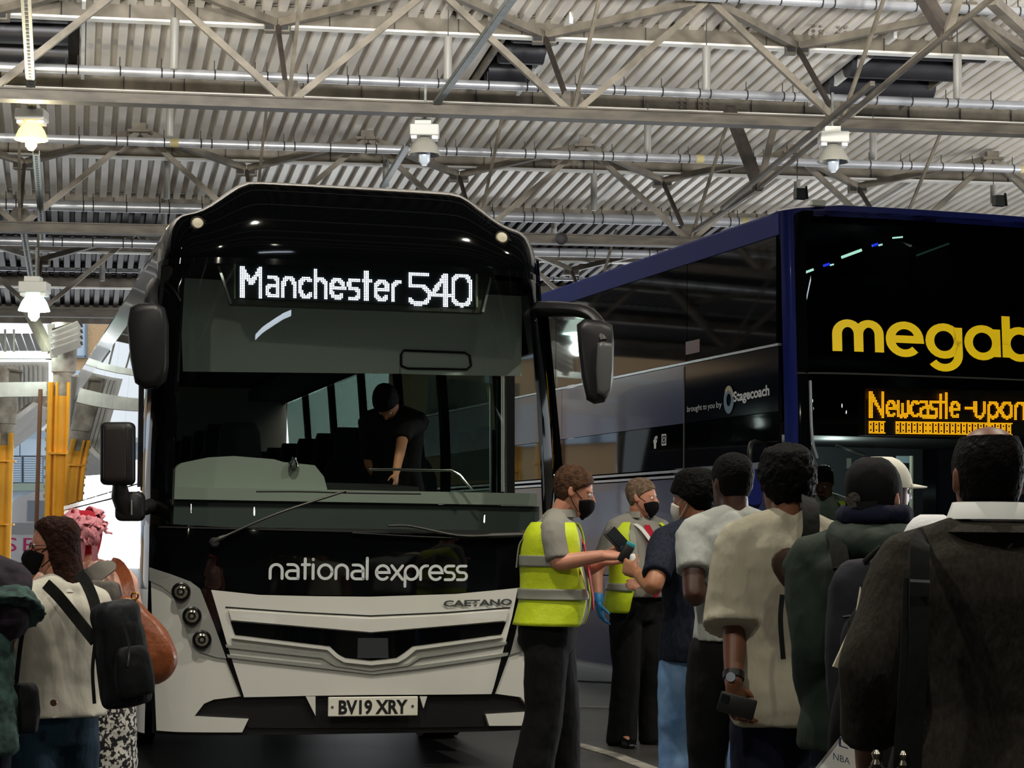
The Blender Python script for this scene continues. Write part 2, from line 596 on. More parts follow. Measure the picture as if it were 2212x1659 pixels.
# ------------------------------------------------------------------ roof trusses (bottom chord, diagonals, struts, braces)
PSP = 3.55
def truss(label, ych, Y0, px_node, kr, hw=.2):
    P0 = at(1106, ych, Y0)
    root = empty('roof_truss', P0, label, 'truss', 'roof trusses crossing the hall')
    Minv = Matrix.Translation(-P0)
    t0 = t_at(P0, px_node)
    up = V((0, 0, 1))
    B = lambda k: EU * (t0 + k * PSP)
    T = lambda k: EU * (t0 + (k + .5) * PSP) + up * 1.55
    N = lambda k: EU * (t0 + k * PSP) + EV * 1.62 + up * (roof_pt(Y0 + 1.85, 0).z - P0.z - .02)
    N2 = lambda k: EU * (t0 + k * PSP) - EV * 2.0 + up * (roof_pt(Y0 - 2, 0).z - P0.z)
    bm = bmesh.new()
    bar(bm, EU * U0, EU * U1, .17, hw)
    bar(bm, EU * U0 + up * (hw / 2), EU * U1 + up * (hw / 2), .24, .02)
    bar(bm, EU * U0 - up * (hw / 2), EU * U1 - up * (hw / 2), .24, .02)
    obj('bottom_chord', bm, M_chord, root, False)
    for k in kr:
        for name, a, b, w, m in (('diagonal', B(k), T(k), .08, M_steel), ('diagonal', B(k), T(k - 1), .08, M_steel),
                                 ('dark_strut', B(k), N(k), .055, M_dark), ('hanger_rod', B(k), N2(k), .042, M_steel),
                                 ('brace', N(k), T(k), .1, M_steel), ('brace', N(k), T(k - 1), .1, M_steel)):
            bm = bmesh.new()
            d = (b - a).normalized()
            bar(bm, a + d * .06, b - d * .04, w, w)
            obj(name, bm, m, root, False)
        bm = bmesh.new()
        for s in (-1, 1):
            box(bm, N(k) + EU * .09 * s + V((0, 0, -.03)), (.15, .16, .17))
        nd = obj('node_box', bm, M_steel, root, False)
        for s in (-1, 1):
            bm = bmesh.new(); box(bm, N(k) + EU * .09 * s + V((0, -.085, -.03)), (.115, .02, .125)); obj('node_opening', bm, M_tie, nd, False)
        bm = bmesh.new()
        prism(bm, [B(k) + EU * -.2 + up * .08, B(k) + EU * .2 + up * .08, B(k) + EU * .1 + up * .3, B(k) - EU * .1 + up * .3], EV * .02)
        obj('gusset_plate', bm, M_chord, root, False)
        bm = bmesh.new()
        box(bm, T(k) + up * -.02, (.34, .3, .04)); box(bm, T(k) + up * .05, (.2, .2, .12))
        obj('top_node', bm, M_steel, root, False)
    return root
truss('steel roof truss nearest above the coaches, its deep grimy chord over the lamps', 243, 25.0, 610, range(-4, 6), .125)
truss('second steel roof truss, its chord running just above the coach roof', 515, 32.4, 1490, range(-6, 4), .14)
truss('third steel roof truss, its chord low over the yellow column', 690, 39.8, 75, range(-2, 8), .13)
truss('overhead steel roof truss above the queue, only its struts entering the view', -330, 17.8, 610, range(-4, 6))

# girder running away from the viewer under the roof with two nodes
g = empty('roof_girder', at(1640, 405, 28.9), 'sloping steel girder running back under the roof beside the unlit lamp', 'girder')
Mi = g.location.copy()
def seg(name, a, b, w, m, h=None):
    bm = bmesh.new()
    bar(bm, a - Mi, b - Mi, w, h or w)
    obj(name, bm, m, g, False)
n1, n2 = at(2045, 75, 22.0), at(1640, 405, 28.9)
seg('bottom_bar', at(2150, -10, 20.3), n2, .05, M_chord)
seg('bottom_bar', n2, at(1500, 498, 32.2), .06, M_chord)
seg('side_bar', at(1885, 180, 22.6), at(1560, 450, 30.2), .055, M_chord)
for (a, b, w, m) in (((1575, 235, 29.9), n2, .14, M_dark), ((1672, 275, 28.0), n2, .08, M_steel), ((1985, -25, 22.9), n1, .14, M_dark), ((2080, -30, 21.2), n1, .08, M_steel),
                     ((2140, 0, 22.8), (2260, 110, 24.6), .12, M_steel)):
    bb = b if isinstance(b, V) else at(*b)
    seg('strut', at(*a), bb, w, m)

# ------------------------------------------------------------------ silver pipes with tie wires
PIPES = [(-28, 24.4, .062, 'silver overhead pipe entering at the top corner above the megabus'),
         (186, 28.1, .064, 'silver pipe just above the deep grimy truss chord'),
         (331, 31.6, .066, 'silver pipe level with the hanging lamp reflectors'),
         (468, 35.4, .09, 'silver pipe level with the black coach roof hump'),
         (543, 38.9, .085, 'silver pipe below the second truss chord'),
         (597, 44.0, .075, 'silver pipe before the dark end sheeting, upper of the lowest two'),
         (628, 45.5, .08, 'silver pipe before the dark end sheeting, lowest of all pipes')]
for y, Y, r, lab in PIPES:
    P0 = at(1106, y, Y)
    root = empty('overhead_pipe', P0, lab, 'pipe', 'silver pipes under the roof')
    bm = bmesh.new()
    tube(bm, [EU * U0, EU * U1], r, 14)
    obj('pipe_run', bm, M_pipe, root)
    bm = bmesh.new()
    t = U0
    k = 0
    while t < U1:
        lathe(bm, EU * t, EU, [(0, r + .006), (.018, r + .006)], 10)
        bar(bm, EU * t + V((0, 0, r)), EU * t + V((0, 0, r + .13)), .012, .012)
        t += .55 if k % 3 else .16
        k += 1
    obj('tie_wire', bm, M_tie, root, False)['kind'] = 'stuff'
    for t in (-5.9, 2.4, 8.0):
        if 300 < y < 560:
            bm = bmesh.new()
            lathe(bm, EU * (t + (y % 7) * .3), EU, [(0, r + .004), (.13, r + .004)], 14)
            obj('yellow_tape', bm, M_yel, root)

# ------------------------------------------------------------------ pale hanging tubes
HANG = [(378, 40, 150, 24.6, 'above the coach hump, nearest row'), (968, 80, 173, 24.9, 'beside the cable tray, nearest row'), (1526, 100, 196, 25.2, 'between the trays, nearest row'), (2068, 118, 214, 25.5, 'beside the dark roof vent, nearest row'),
        (368, 231, 295, 29.0, 'second row, over the coach hump'), (1399, 270, 331, 29.4, 'second row, over the open middle'), (1886, 285, 346, 29.6, 'second row, over the megabus'),
        (362, 340, 430, 33.0, 'third row, beside the coach hump'), (834, 350, 404, 33.2, 'third row, behind the hump'), (1283, 375, 455, 33.4, 'third row, over the gap between the coaches'), (1722, 392, 430, 33.6, 'third row, over the megabus roof edge'), (2146, 400, 440, 33.8, 'third row, over the megabus front'),
        (355, 453, 505, 36.0, 'fourth row, at the coach roof corner'), (1197, 475, 508, 36.5, 'fourth row, over the coach mirror'),
        (222, 552, 607, 40.0, 'before the dark end sheeting'), (1320, 578, 600, 41.0, 'over the megabus roof rear')]
for px, y0, y1, Y, lab in HANG:
    a, b = at(px, y0, Y), at(px, y1, Y)
    root = empty('hanging_tube', a, 'pale vertical tube hung under the roof, ' + lab, 'tube', 'pale tubes hung under the roof')
    bm = bmesh.new()
    h = (b - a)
    lathe(bm, V((0, 0, 0)), V((0, 0, -1)), [(0, .055), (a.z - b.z - .02, .055), (a.z - b.z, .045)], 10)
    obj('tube_body', bm, M_hang, root)
    bm = bmesh.new()
    bar(bm, V((0, 0, 0)), V((0, 0, .35)), .012)
    obj('hanger', bm, M_tie, root, False)

# ------------------------------------------------------------------ cable trays (run away from the viewer) and hanging lamps
def tray(pts, lab, w=.11, h=.06, slots=True):
    P = [at(*p) for p in pts]
    root = empty('cable_tray', P[0], lab, 'tray')
    for a, b in zip(P, P[1:]):
        a, b = a - P[0], b - P[0]
        bm = bmesh.new()
        d = (b - a).normalized()
        x, y = frame_of(d)
        bar(bm, a, b, w, .012)
        for s in (-1, 1):
            bar(bm, a + x * s * w / 2 + V((0, 0, h / 2)), b + x * s * w / 2 + V((0, 0, h / 2)), .012, h)
        obj('channel', bm, M_tray, root, False)
        if slots:
            bm = bmesh.new()
            L = (b - a).length
            n = int(L / .16)
            for i in range(n):
                c = a + d * (i + .5) * L / n
                bar(bm, c - d * .04 - V((0, 0, .008)), c + d * .04 - V((0, 0, .008)), .035, .006)
            obj('slots', bm, M_tie, root, False)['kind'] = 'stuff'
    return root
tray([(1122, -20, 19.6), (925, 252, 25.4)], 'grey cable tray descending to the unlit lamp over the black coach', .075, .05, False)
tray([(880, 318, 26.6), (826, 408, 30.0)], 'lower grey cable tray dropping behind the black coach hump', .075, .05, False)
tray([(55, -12, 19.6), (69, 238, 25.0)], 'slotted cable tray descending to the warm lit lamp', .09)
tray([(78, 335, 26.4), (92, 517, 33.0)], 'slotted cable tray between the warm lamp and the second truss chord', .08)
tray([(50, 500, 31.0), (73, 640, 37.0)], 'short slotted cable tray above the white glowing lamp', .08)

M_lampbox = mat('lamp_gear_box', (186, 186, 178), .5)
M_refl = mat('ribbed_lamp_reflector', (150, 148, 138), .35, metal=.2)
M_lens = mat('unlit_lamp_tube', (176, 186, 196), .2)
def lamp(px, y, Y, lab, col=None, power=0, s=1.0):
    c = at(px, y, Y)
    root = empty('hanging_lamp', c, lab, 'lamp', 'hanging high bay lamps')
    bm = bmesh.new()
    box(bm, (0, 0, .2 * s), (.36 * s, .3 * s, .14 * s), bev=.015)
    box(bm, (-.02, 0, .3 * s), (.2 * s, .2 * s, .08 * s))
    obj('gear_box', bm, M_lampbox, root, False)
    for sx in (-1, 1):
        bm = bmesh.new(); box(bm, (sx * .13 * s, 0, .11 * s), (.07 * s, .2 * s, .04 * s)); obj('bracket', bm, M_white, root, False)
    bm = bmesh.new(); bar(bm, V((0, .06, .3 * s)), V((0, .06, .3 * s + .5)), .03, .03); obj('suspension_rod', bm, M_tray, root, False)
    bm = bmesh.new()
    R = [ring(V((0, 0, z * s)), V((1, 0, 0)), V((0, 1, 0)), r * s * (1 + .03 * 0), r * s, 28) for z, r in ((.12, .07), (.09, .11), (.02, .16), (-.08, .2), (-.1, .205))]
    R += [ring(V((0, 0, z * s)), V((1, 0, 0)), V((0, 1, 0)), r * s, r * s, 28) for z, r in ((-.08, .18), (.02, .14), (.08, .09))]
    loft(bm, R, caps=False)
    mr = M_refl if not power else mat('glowing_reflector_' + ('warm' if col[2] < .9 else 'white'), tuple(int(255 * min(1, x)) for x in col), .3, emit=1.1)
    obj('reflector', bm, mr, root)
    bm = bmesh.new()
    lathe(bm, V((0, 0, .06 * s)), V((0, 0, -1)), [(0, .06 * s), (.14 * s, .075 * s), (.24 * s, .07 * s), (.29 * s, .03 * s)], 16)
    ml = M_lens if not power else mat('lit_bulb_' + ('warm' if col[2] < .9 else 'white'), tuple(int(255 * min(1, x)) for x in col), .3, emit=30)
    obj('bulb', bm, ml, root)
    if power:
        bulb('lamp_light', c + V((0, -.05, -.32 * s)), power, col, .1)
lamp(917, 318, 25.2, 'unlit hanging lamp over the black coach, at the foot of a cable tray')
lamp(68, 285, 25.0, 'warm glowing hanging lamp on a slotted cable tray', (1.0, .86, .55), 120)
lamp(1800, 333, 25.4, 'unlit hanging lamp over the megabus roof corner')
lamp(74, 655, 30.2, 'white glowing hanging lamp above the yellow column', (.9, 1.0, .96), 45, 1.15)
# lamps of the same kind over the queue, out of view, whose light falls on the coach fronts
for k, (x, y, z, p) in enumerate(((-3.2, 2.5, 7.0, 105), (1.2, 2.5, 7.0, 45), (5.6, 3.0, 7.1, 45), (-1.2, 8.6, 7.4, 175), (3.6, 8.6, 7.4, 150), (6.4, 10.5, 7.4, 130))):
    spot('lamp_light', (x, y, z), (x + .3, y + 1.2, 0), p * 4.5, 125, (1.0, .93, .8), .14, .5)

# small loudspeaker on the second chord
sp = empty('loudspeaker', at(1212, 519, 32.2), 'small black round loudspeaker on the second truss chord', 'speaker')
bm = bmesh.new()
lathe(bm, V((0, 0, 0)), V((0, -1, 0)), [(0, .05), (.08, .06), (.16, .1), (.17, .1), (.15, .07)], 16)
obj('horn', bm, M_tie, sp)
bm = bmesh.new(); box(bm, (0, .02, .08), (.04, .06, .12)); obj('mount', bm, M_dark, sp, False)

# ------------------------------------------------------------------ end sheeting of the roof, with a bright opening
fas = empty('wall_far', kind='structure')
bm = bmesh.new()
Yf = 48.6
P0 = at(1106, 700, Yf)
t = U0
ztop = roof_pt(Yf, 0, .4).z
openx = (t_at(P0, -60), t_at(P0, 32))
def fq(t0, t1, z0, z1, d0, d1):
    a, b = P0 + EU * t0, P0 + EU * t1
    vs = [bm.verts.new((a.x, a.y + d0, z0)), bm.verts.new((b.x, b.y + d1, z0)), bm.verts.new((b.x, b.y + d1, z1)), bm.verts.new((a.x, a.y + d0, z1))]
    bm.faces.new(vs)
zo0, zo1 = at(10, 581, Yf).z, at(10, 545, Yf).z
while t < U1:
    for du0, du1, d0, d1 in ((0, .12, 0, 0), (.12, .16, 0, .06), (.16, .28, .06, .06), (.28, .32, .06, 0)):
        za = P0.z + .019 * t - (.09 if d0 > .01 and d1 > .01 else 0)
        if openx[0] < t < openx[1]:
            fq(t + du0, t + du1, za, zo0, d0, d1); fq(t + du0, t + du1, zo1, ztop + .019 * t, d0, d1)
        else:
            fq(t + du0, t + du1, za, ztop + .019 * t, d0, d1)
    t += .32
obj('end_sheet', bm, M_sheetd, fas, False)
for y, w in ((545, .12), (667, .16), (683, .2), (694, .1)):
    bm = bmesh.new()
    a = at(1106, y + 13, Yf - .25)
    bar(bm, a + EU * U0, a + EU * U1, .1, w)
    obj('end_rail', bm, M_steel, fas, False)

# ------------------------------------------------------------------ walls out of view: the dark waiting hall behind the queue
wb = empty('wall_back', kind='structure')
M_hall = mat('dark_hall_wall', (15, 14, 14), .8)
bm = bmesh.new(); box(bm, (0, -12, 6.4), (90, .3, 12.8)); obj('hall_wall', bm, M_hall, wb, False)
wl = empty('wall_left', kind='structure')
bm = bmesh.new(); box(bm, (-24, -2, 6), (.3, 19.6, 12)); obj('side_wall', bm, M_hall, wl, False)  # added unseen, keeps bright sky out of the coach nose
wr = empty('wall_right', kind='structure')
bm = bmesh.new(); box(bm, (21, 22, 2.4), (.3, 60, 4.8)); obj('side_wall', bm, mat('side_wall_paint', (120, 112, 100), .7), wr, False)
bm = bmesh.new(); box(bm, (31, 1, 6.4), (.3, 26, 12.8)); obj('sky_block_wall', bm, M_hall, wr, False)  # added unseen, blocks the sky in the windscreen reflections
bm = bmesh.new(); box(bm, (26, 13.9, 2.4), (10, .2, 4.8)); obj('return_wall', bm, mat('side_wall_paint', (120, 112, 100), .7), wr, False)
# ------------------------------------------------------------------ yellow columns with strapped conduits
M_ycol = mat('yellow_column_paint', (238, 168, 22), .45, var=.1, vscale=2)
M_conc = mat('stained_concrete', (176, 170, 158), .8, var=.25, vscale=5, col2=(128, 120, 108))
M_rust = mat('brown_pipe', (120, 84, 60), .6)
def column(px, Y, ytop, lab, ztop, brown=True):
    base = at(px, 1200, Y); base.z = 0
    zy = at(px, ytop, Y).z
    root = empty('column', base, lab, 'column')
    bm = bmesh.new(); lathe(bm, V((0, 0, 0)), V((0, 0, 1)), [(0, .15), (zy, .15)], 20); obj('shaft', bm, M_ycol, root)
    bm = bmesh.new(); lathe(bm, V((0, 0, zy)), V((0, 0, 1)), [(0, .15), (.35, .155), (.36, .18), (1.1, .2), (ztop - zy, .2)], 20); obj('concrete_top', bm, M_conc, root)
    for dx, r in ((-.16, .045), (.13, .05), (-.06, .03)):
        bm = bmesh.new(); tube(bm, [V((dx, -.13, 0)), V((dx, -.13, zy + .2))], r, 8); obj('conduit', bm, M_ycol, root)
    k = 0
    for z in np.arange(.5, zy, 1.05):
        bm = bmesh.new(); lathe(bm, V((0, -.03, z)), V((0, 0, 1)), [(0, .212), (.03, .212)], 16); obj('strap', bm, M_ycol, root)
    bm = bmesh.new()
    for z in np.arange(.3, zy + .2, .14):
        box(bm, (-.22, -.1, z), (.02, .02, .05))
    obj('clips', bm, M_conc, root, False)['kind'] = 'stuff'
    if brown:
        bm = bmesh.new(); tube(bm, [V((-.34, -.05, 0)), V((-.33, -.05, zy + .1))], .032, 8); obj('brown_pipe', bm, M_rust, root)
    return root
column(127, 30.5, 856, 'yellow painted column with strapped conduits beside the white coach side', 4.25)
column(3, 34.0, 962, 'second yellow column, farther off at the hall edge', 4.2, False)

# white gantry frame and canopy by the column
M_gant = mat('dirty_white_steel', (198, 198, 192), .55, var=.15, vscale=3)
ga = empty('gantry', at(60, 843, 30.8), 'dirty white horizontal gantry beam meeting the yellow column', 'gantry')
o_ = ga.location.copy()
def gbar(name, a, b, w, h, m=M_gant):
    bm = bmesh.new(); bar(bm, at(*a) - o_, at(*b) - o_, w, h); return obj(name, bm, m, ga, False)
gbar('lower_beam', (-260, 846, 30.8), (104, 841, 30.6), .12, .22)
gbar('upper_beam', (-260, 768, 30.8), (118, 768, 30.6), .1, .1)
gbar('knee_brace', (52, 650, 31.5), (110, 768, 30.6), .12, .16, M_steel)
gbar('knee_brace', (78, 690, 31.5), (112, 765, 30.6), .06, .08, M_steel)
for px in (11, 30, -30):
    gbar('hanger_rod', (px, 712, 30.9), (px, 768, 30.8), .03, .03, M_dark)
for k in range(7):
    gbar('joint', (8 + 15 * k, 829, 30.72), (8 + 15 * k, 858, 30.72), .012, .02, M_conc)
bx = empty('nest_box', at(33, 815, 30.75), 'small brown box with a slanted lid on the gantry beam', 'box')
bm = bmesh.new(); box(bm, (0, 0, 0), (.16, .14, .17)); obj('box_body', bm, mat('weathered_box', (70, 62, 54), .8), bx, False)
bm = bmesh.new(); box(bm, (0, 0, .1), (.22, .18, .03), Matrix.Rotation(.12, 4, 'Y')); obj('box_lid', bm, M_dark, bx, False)
lv = empty('louvre_bracket', at(140, 725, 30.03), 'grey slatted louvre bracket on the column head', 'louvre')
o2 = lv.location.copy()
for k in range(4):
    bm = bmesh.new(); bar(bm, at(114, 725 + 12 * k, 29.93) - o2, at(172, 702 + 13 * k, 29.93) - o2, .16, .03, V((0, .6, .8))); obj('slat', bm, M_gant, lv, False)
bm = bmesh.new(); bar(bm, at(110, 700, 30.03) - o2, at(117, 772, 30.03) - o2, .06, .1); obj('side_plate', bm, M_gant, lv, False)
bm = bmesh.new()
for k in range(4):
    bar(bm, at(118, 716 + 12 * k, 30.12) - o2, at(174, 700 + 13 * k, 30.12) - o2, .3, .06)
obj('duct_block', bm, M_dark, lv, False)
# sloping stair canopy outside
sc_ = empty('stair_canopy', at(50, 900, 36), 'white ribbed stair canopy sloping down outside the hall', 'canopy')
o3 = sc_.location.copy()
bm = bmesh.new(); bar(bm, at(100, 864, 36) - o3, at(-70, 992, 36) - o3, .5, .2); obj('stringer', bm, M_conc, sc_, False)
bm = bmesh.new(); bar(bm, at(104, 880, 36.2) - o3, at(-70, 1012, 36.2) - o3, 2.0, .08); obj('soffit', bm, M_white, sc_, False)
for k in range(16):
    px = 98 - 10 * k
    yb = 866 + (98 - px) * .753
    bm = bmesh.new(); bar(bm, at(px, 788, 36.3) - o3, at(px, yb, 36.3) - o3, .06, .05); obj('rib', bm, M_gant, sc_, False)
bm = bmesh.new()
prism(bm, [at(104, 782, 36.5) - o3, at(104, 868, 36.5) - o3, at(-70, 998, 36.5) - o3, at(-70, 782, 36.5) - o3], (0, .05, 0)); obj('backing_sheet', bm, M_white, sc_, False)
tp = empty('site_hoarding', at(60, 735, 44), 'white folded sheet roof seen beyond the gantry', 'roof')
o4 = tp.location.copy()
for k in range(9):
    bm = bmesh.new(); prism(bm, [at(-60 + 18 * k, 722, 44) - o4, at(-46 + 18 * k, 722, 44) - o4, at(-32 + 18 * k, 758, 44.6) - o4, at(-48 + 18 * k, 758, 44.6) - o4], (0, .05, .02)); obj('fold', bm, M_white, tp, False)

# buildings beyond
M_blue = mat('pale_blue_cladding', (176, 192, 206), .5, var=.06, vscale=1)
M_louv = mat('grey_louvre', (128, 142, 158), .5)
M_brick = mat('tan_brick', (206, 170, 128), .8, var=.15, vscale=9, stretch=(1, 1, 4))
M_win = mat('sky_lit_window', (196, 214, 232), .1)
fb = empty('building', at(0, 1000, 62), 'pale blue clad building with louvres beyond the yellow columns', 'building')
o5 = fb.location.copy()
def fpanel(name, x0, x1, y0, y1, m, Y=62, d=.2):
    bm = bmesh.new()
    prism(bm, [at(x0, y0, Y) - o5, at(x1, y0, Y) - o5, at(x1, y1, Y) - o5, at(x0, y1, Y) - o5], (0, d, 0))
    return obj(name, bm, m, fb, False)
fpanel('wall', -420, 330, 925, 1168, M_blue, 62.3)
for k in range(14):
    fpanel('cladding_panel', -300 + 43 * k, -300 + 43 * k + 41, 948, 984, M_blue, 62.1)
for k in range(7):
    x0 = -220 + 45 * k
    f_ = fpanel('louvre_frame', x0, x0 + 43, 987, 1042, M_louv, 62.2)
    for j in range(11):
        bm = bmesh.new(); bar(bm, at(x0 + 2, 990 + 5 * j, 62.05) - o5, at(x0 + 41, 990 + 5 * j, 62.05) - o5, .05, .035, V((0, .7, .7))); obj('slat', bm, M_blue, f_, False)
fpanel('sill_band', -420, 330, 1044, 1060, mat('green_grey_band', (132, 146, 132), .6), 62.0)
fpanel('roof_edge', -420, 330, 918, 930, M_white, 61.9)
br = empty('building', at(205, 760, 80), 'tan brick building with a tall blue framed window, high beyond the louvre bracket', 'building')
o5 = br.location.copy()
fb = br
fpanel('wall', 150, 420, 690, 1236, M_brick, 80)
fpanel('window', 156, 186, 700, 770, M_win, 79.9)
fpanel('window_frame', 183, 187, 700, 772, M_louv, 79.8)
fpanel('window_frame', 156, 188, 768, 773, M_louv, 79.8)
fpanel('window', 150, 180, 800, 850, M_win, 79.9)
# white parked van with pink letters
M_van = mat('white_van_paint', (236, 238, 242), .3, coat=.5)
van = empty('van', V((-9.6, 50, 0)), 'white parked van with pink letters, seen between the yellow column and the woman', 'van')
def vloc(x, y, z): return V((x, y, z))
bm = bmesh.new()
prof = [(-3.2, .35), (-3.2, 1.2), (-2.9, 1.45), (-2.3, 2.25), (-1.8, 2.42), (3.0, 2.42), (3.1, 2.3), (3.1, .35)]
prism(bm, [V((x, -.95, z)) for x, z in prof], (0, 1.9, 0))
obj('body', bm, M_van, van, False)
M_dg = mat('dark_vehicle_glass', (26, 30, 34), .05, coat=1)
for x0, x1 in ((-2.0, -.6), (-.5, 1.1), (1.2, 2.8)):
    bm = bmesh.new(); box(bm, ((x0 + x1) / 2, -.955, 1.95), (x1 - x0, .03, .5)); obj('side_window', bm, mat('bluish_vehicle_glass', (120, 140, 160), .1), van, False)
bm = bmesh.new(); box(bm, (.2, -.955, 1.52), (5.6, .03, .28)); obj('dark_stripe', bm, M_dg, van, False)
for x in (-2.2, 2.0):
    bm = bmesh.new(); lathe(bm, V((x, -.97, .36)), V((0, 1, 0)), [(0, .2), (.01, .36), (.22, .36)], 24); obj('wheel', bm, M_tie, van)
M_pink = mat('pink_letters', (232, 60, 130), .4)
xa = at(12, 1180, 49).x - van.location.x
for ch, dx in (('S', 0), ('E', .42)):
    lettering('letter', ch, lambda x, y, dx=dx: V((xa + dx + x * .26, -.965, .98 + .34 * y)), M_pink, van)

# long banded facade across the yard, beyond the open side of the hall
ff = empty('building', V((-36, 45, 0)), 'long tan and pale blue banded building along the yard, mirrored in the coach sides', 'building')
bm = bmesh.new(); box(bm, (-2, 0, 8), (4, 90, 16)); obj('wall', bm, M_brick, ff, False)
for k in range(4):
    bm = bmesh.new(); box(bm, (.05, 0, 2.4 + 3.6 * k), (.2, 88, 1.7)); wb2 = obj('window_band', bm, M_win, ff, False)
    for j in range(14):
        bm = bmesh.new(); box(bm, (.2, -42 + 6.4 * j, 2.4 + 3.6 * k), (.15, .5, 1.7)); obj('mullion', bm, M_louv, wb2, False)
# ------------------------------------------------------------------ the black and white coach
CT = math.radians(14.6)
CA = V((math.cos(CT), math.sin(CT), 0))
CB = V((-math.sin(CT), math.cos(CT), 0))
CO = V((-.8385, 11.82, 0))
CM = Matrix(((CA.x, CB.x, 0, CO.x), (CA.y, CB.y, 0, CO.y), (0, 0, 1, 0), (0, 0, 0, 1)))
CMI = CM.inverted()
CMR = CMI.to_3x3()
CN, CD, CL = 3.5, .5, 11.6
def sm(x, a, b):
    t = max(0.0, min(1.0, (x - a) / (b - a)))
    return t * t * (3 - 2 * t)
def cW(z):
    return 1.25 - .10 * sm(z, 1.9, 3.5)
def rake(z):
    return .03 * max(0, .9 - z) + .115 * max(0, z - 1.35)
def front_v(u, z):
    s = min(abs(u) / cW(z), .997)
    return CD * (1 - (1 - s ** CN) ** (1 / CN)) + rake(z)
def front(u, z, off=0.0):
    """front skin of the coach in coach coordinates"""
    v = front_v(u, z)
    if off:
        e = .004
        du = (front_v(u + e, z) - front_v(u - e, z)) / (2 * e)
        dz = (front_v(u, z + e) - front_v(u, z - e)) / (2 * e)
        n = V((du, -1, dz)).normalized()
        return V((u, v, z)) + n * off
    return V((u, v, z))
C0 = CMI @ CAM
def F(px, py):
    """(u, z) on the coach front that the survey pixel shows"""
    d = CMR @ ray(px, py)
    def g(t):
        p = C0 + d * t
        if abs(p.x) > cW(p.z) * .997:
            return p.y - (CD + rake(p.z))
        return p.y - front_v(p.x, p.z)
    a, b = 9.0, 15.0
    for _ in range(40):
        m = (a + b) / 2
        if g(m) > 0: b = m
        else: a = m
    p = C0 + d * a
    w = cW(p.z) * .992
    return (max(-w, min(w, p.x)), p.z)
def cl(px, py, Y):
    return CMI @ at(px, py, Y)

M_cwhite = mat('coach_white_paint', (222, 222, 214), .22, coat=.8)
M_cside = mat('coach_side_silver', (186, 188, 188), .2, coat=.8)
M_cgrey = mat('coach_silver_trim', (150, 152, 146), .28, coat=.6)
M_cblack = mat('coach_gloss_black', (5, 6, 7), .05)
M_cmatt = mat('coach_matt_black', (14, 14, 15), .5)
M_rubber = mat('black_rubber', (22, 22, 22), .7)
M_wind = glass('windscreen_glass', (240, 248, 243), .0, clear=.97)
M_side = glass('side_window_glass', (196, 212, 204), .1, clear=.85)
M_chrome = mat('chrome', (205, 205, 200), .15, metal=1)
M_int = mat('coach_interior_dark', (16, 17, 20), .8)
M_dash = mat('coach_dash_grey', (148, 154, 146), .7)
M_blind = mat('coach_blind', (228, 236, 228), .8)
coach = empty('coach', label='black and white single deck coach with a Manchester 540 sign', cat='coach', M=CM)
def cpatch(name, poly, m, off=0.0, thick=.015, px=True, du=.1, dv=.12, parent=None):
    bm = bmesh.new()
    patch(bm, [F(*p) for p in poly] if px else poly, front, off, thick, du, dv)
    return obj(name, bm, m, parent or coach, True, 35)

# backing shell behind the front panels (black), leaving the windscreen open
WS_B, WS_T = F(757, 1140)[1], 3.03
WL, WR = F(373, 850)[0], 1.1
wlo = [(u, WS_B) for u in np.linspace(-1.2, 1.2, 13)]
cpatch('front_bulkhead', [(-1.2, .3), (1.22, .3), (1.22, WS_B), (-1.2, WS_B)], M_cmatt, -.03, .02, px=False)
# lower white panels
z_b = F(435, 1581)[1]
cpatch('corner_panel', [(326, 1255), (350, 1266), (375, 1286), (415, 1396), (430, 1409), (470, 1421), (489, 1423), (521, 1504), (462, 1511), (441, 1520), (420, 1547), (537, 1553), (523, 1582), (380, 1581), (338, 1578), (330, 1400)], M_cwhite, .0, .03)
R1 = F(1148, 1268)
cpatch('corner_panel', [F(1110, 1360), F(1094, 1412), F(1066, 1498), F(1125, 1506), F(1140, 1525), F(1148, 1537), F(1049, 1543), F(1057, 1568), F(1150, 1567), (1.235, .29), (1.235, 1.05), (1.18, 1.12), F(1130, 1290)], M_cwhite, .0, .03, px=False)
cpatch('centre_panel', [(456, 1274), (560, 1285), (680, 1288), (800, 1289), (984, 1283), (1118, 1270), (1106, 1330), (1062, 1499), (800, 1501), (660, 1503), (526, 1506), (492, 1420), (470, 1340)], M_cwhite, .004, .03)
# raised and recessed trims of the centre panel
cpatch('panel_line', [(487, 1310), (640, 1321), (800, 1329), (960, 1322), (1101, 1311), (1101, 1314), (960, 1325), (800, 1332), (640, 1324), (487, 1313)], M_cmatt, .006, .004)
cpatch('raised_strip', [(494, 1318), (640, 1328), (800, 1337), (960, 1329), (1096, 1318), (1090, 1340), (800, 1365), (500, 1339)], M_cwhite, .018, .014)
grille = cpatch('grille', [(498, 1342), (650, 1355), (800, 1368), (950, 1355), (1092, 1343), (1082, 1370), (890, 1396), (872, 1410), (855, 1421), (800, 1427), (745, 1421), (728, 1412), (712, 1396), (508, 1371)], M_cblack, .009, .004)
cpatch('sensor_cover', [(772, 1378), (837, 1378), (838, 1421), (771, 1421)], mat('sensor_grey', (44, 48, 52), .6), .016, .006, parent=grille)
cpatch('grille_lip', [(500, 1378), (705, 1403), (724, 1420), (742, 1430), (800, 1436), (858, 1430), (876, 1420), (896, 1403), (1086, 1376), (1083, 1372), (890, 1398), (870, 1412), (855, 1423), (800, 1429), (745, 1423), (730, 1414), (712, 1398), (508, 1373)], M_cwhite, .03, .03)
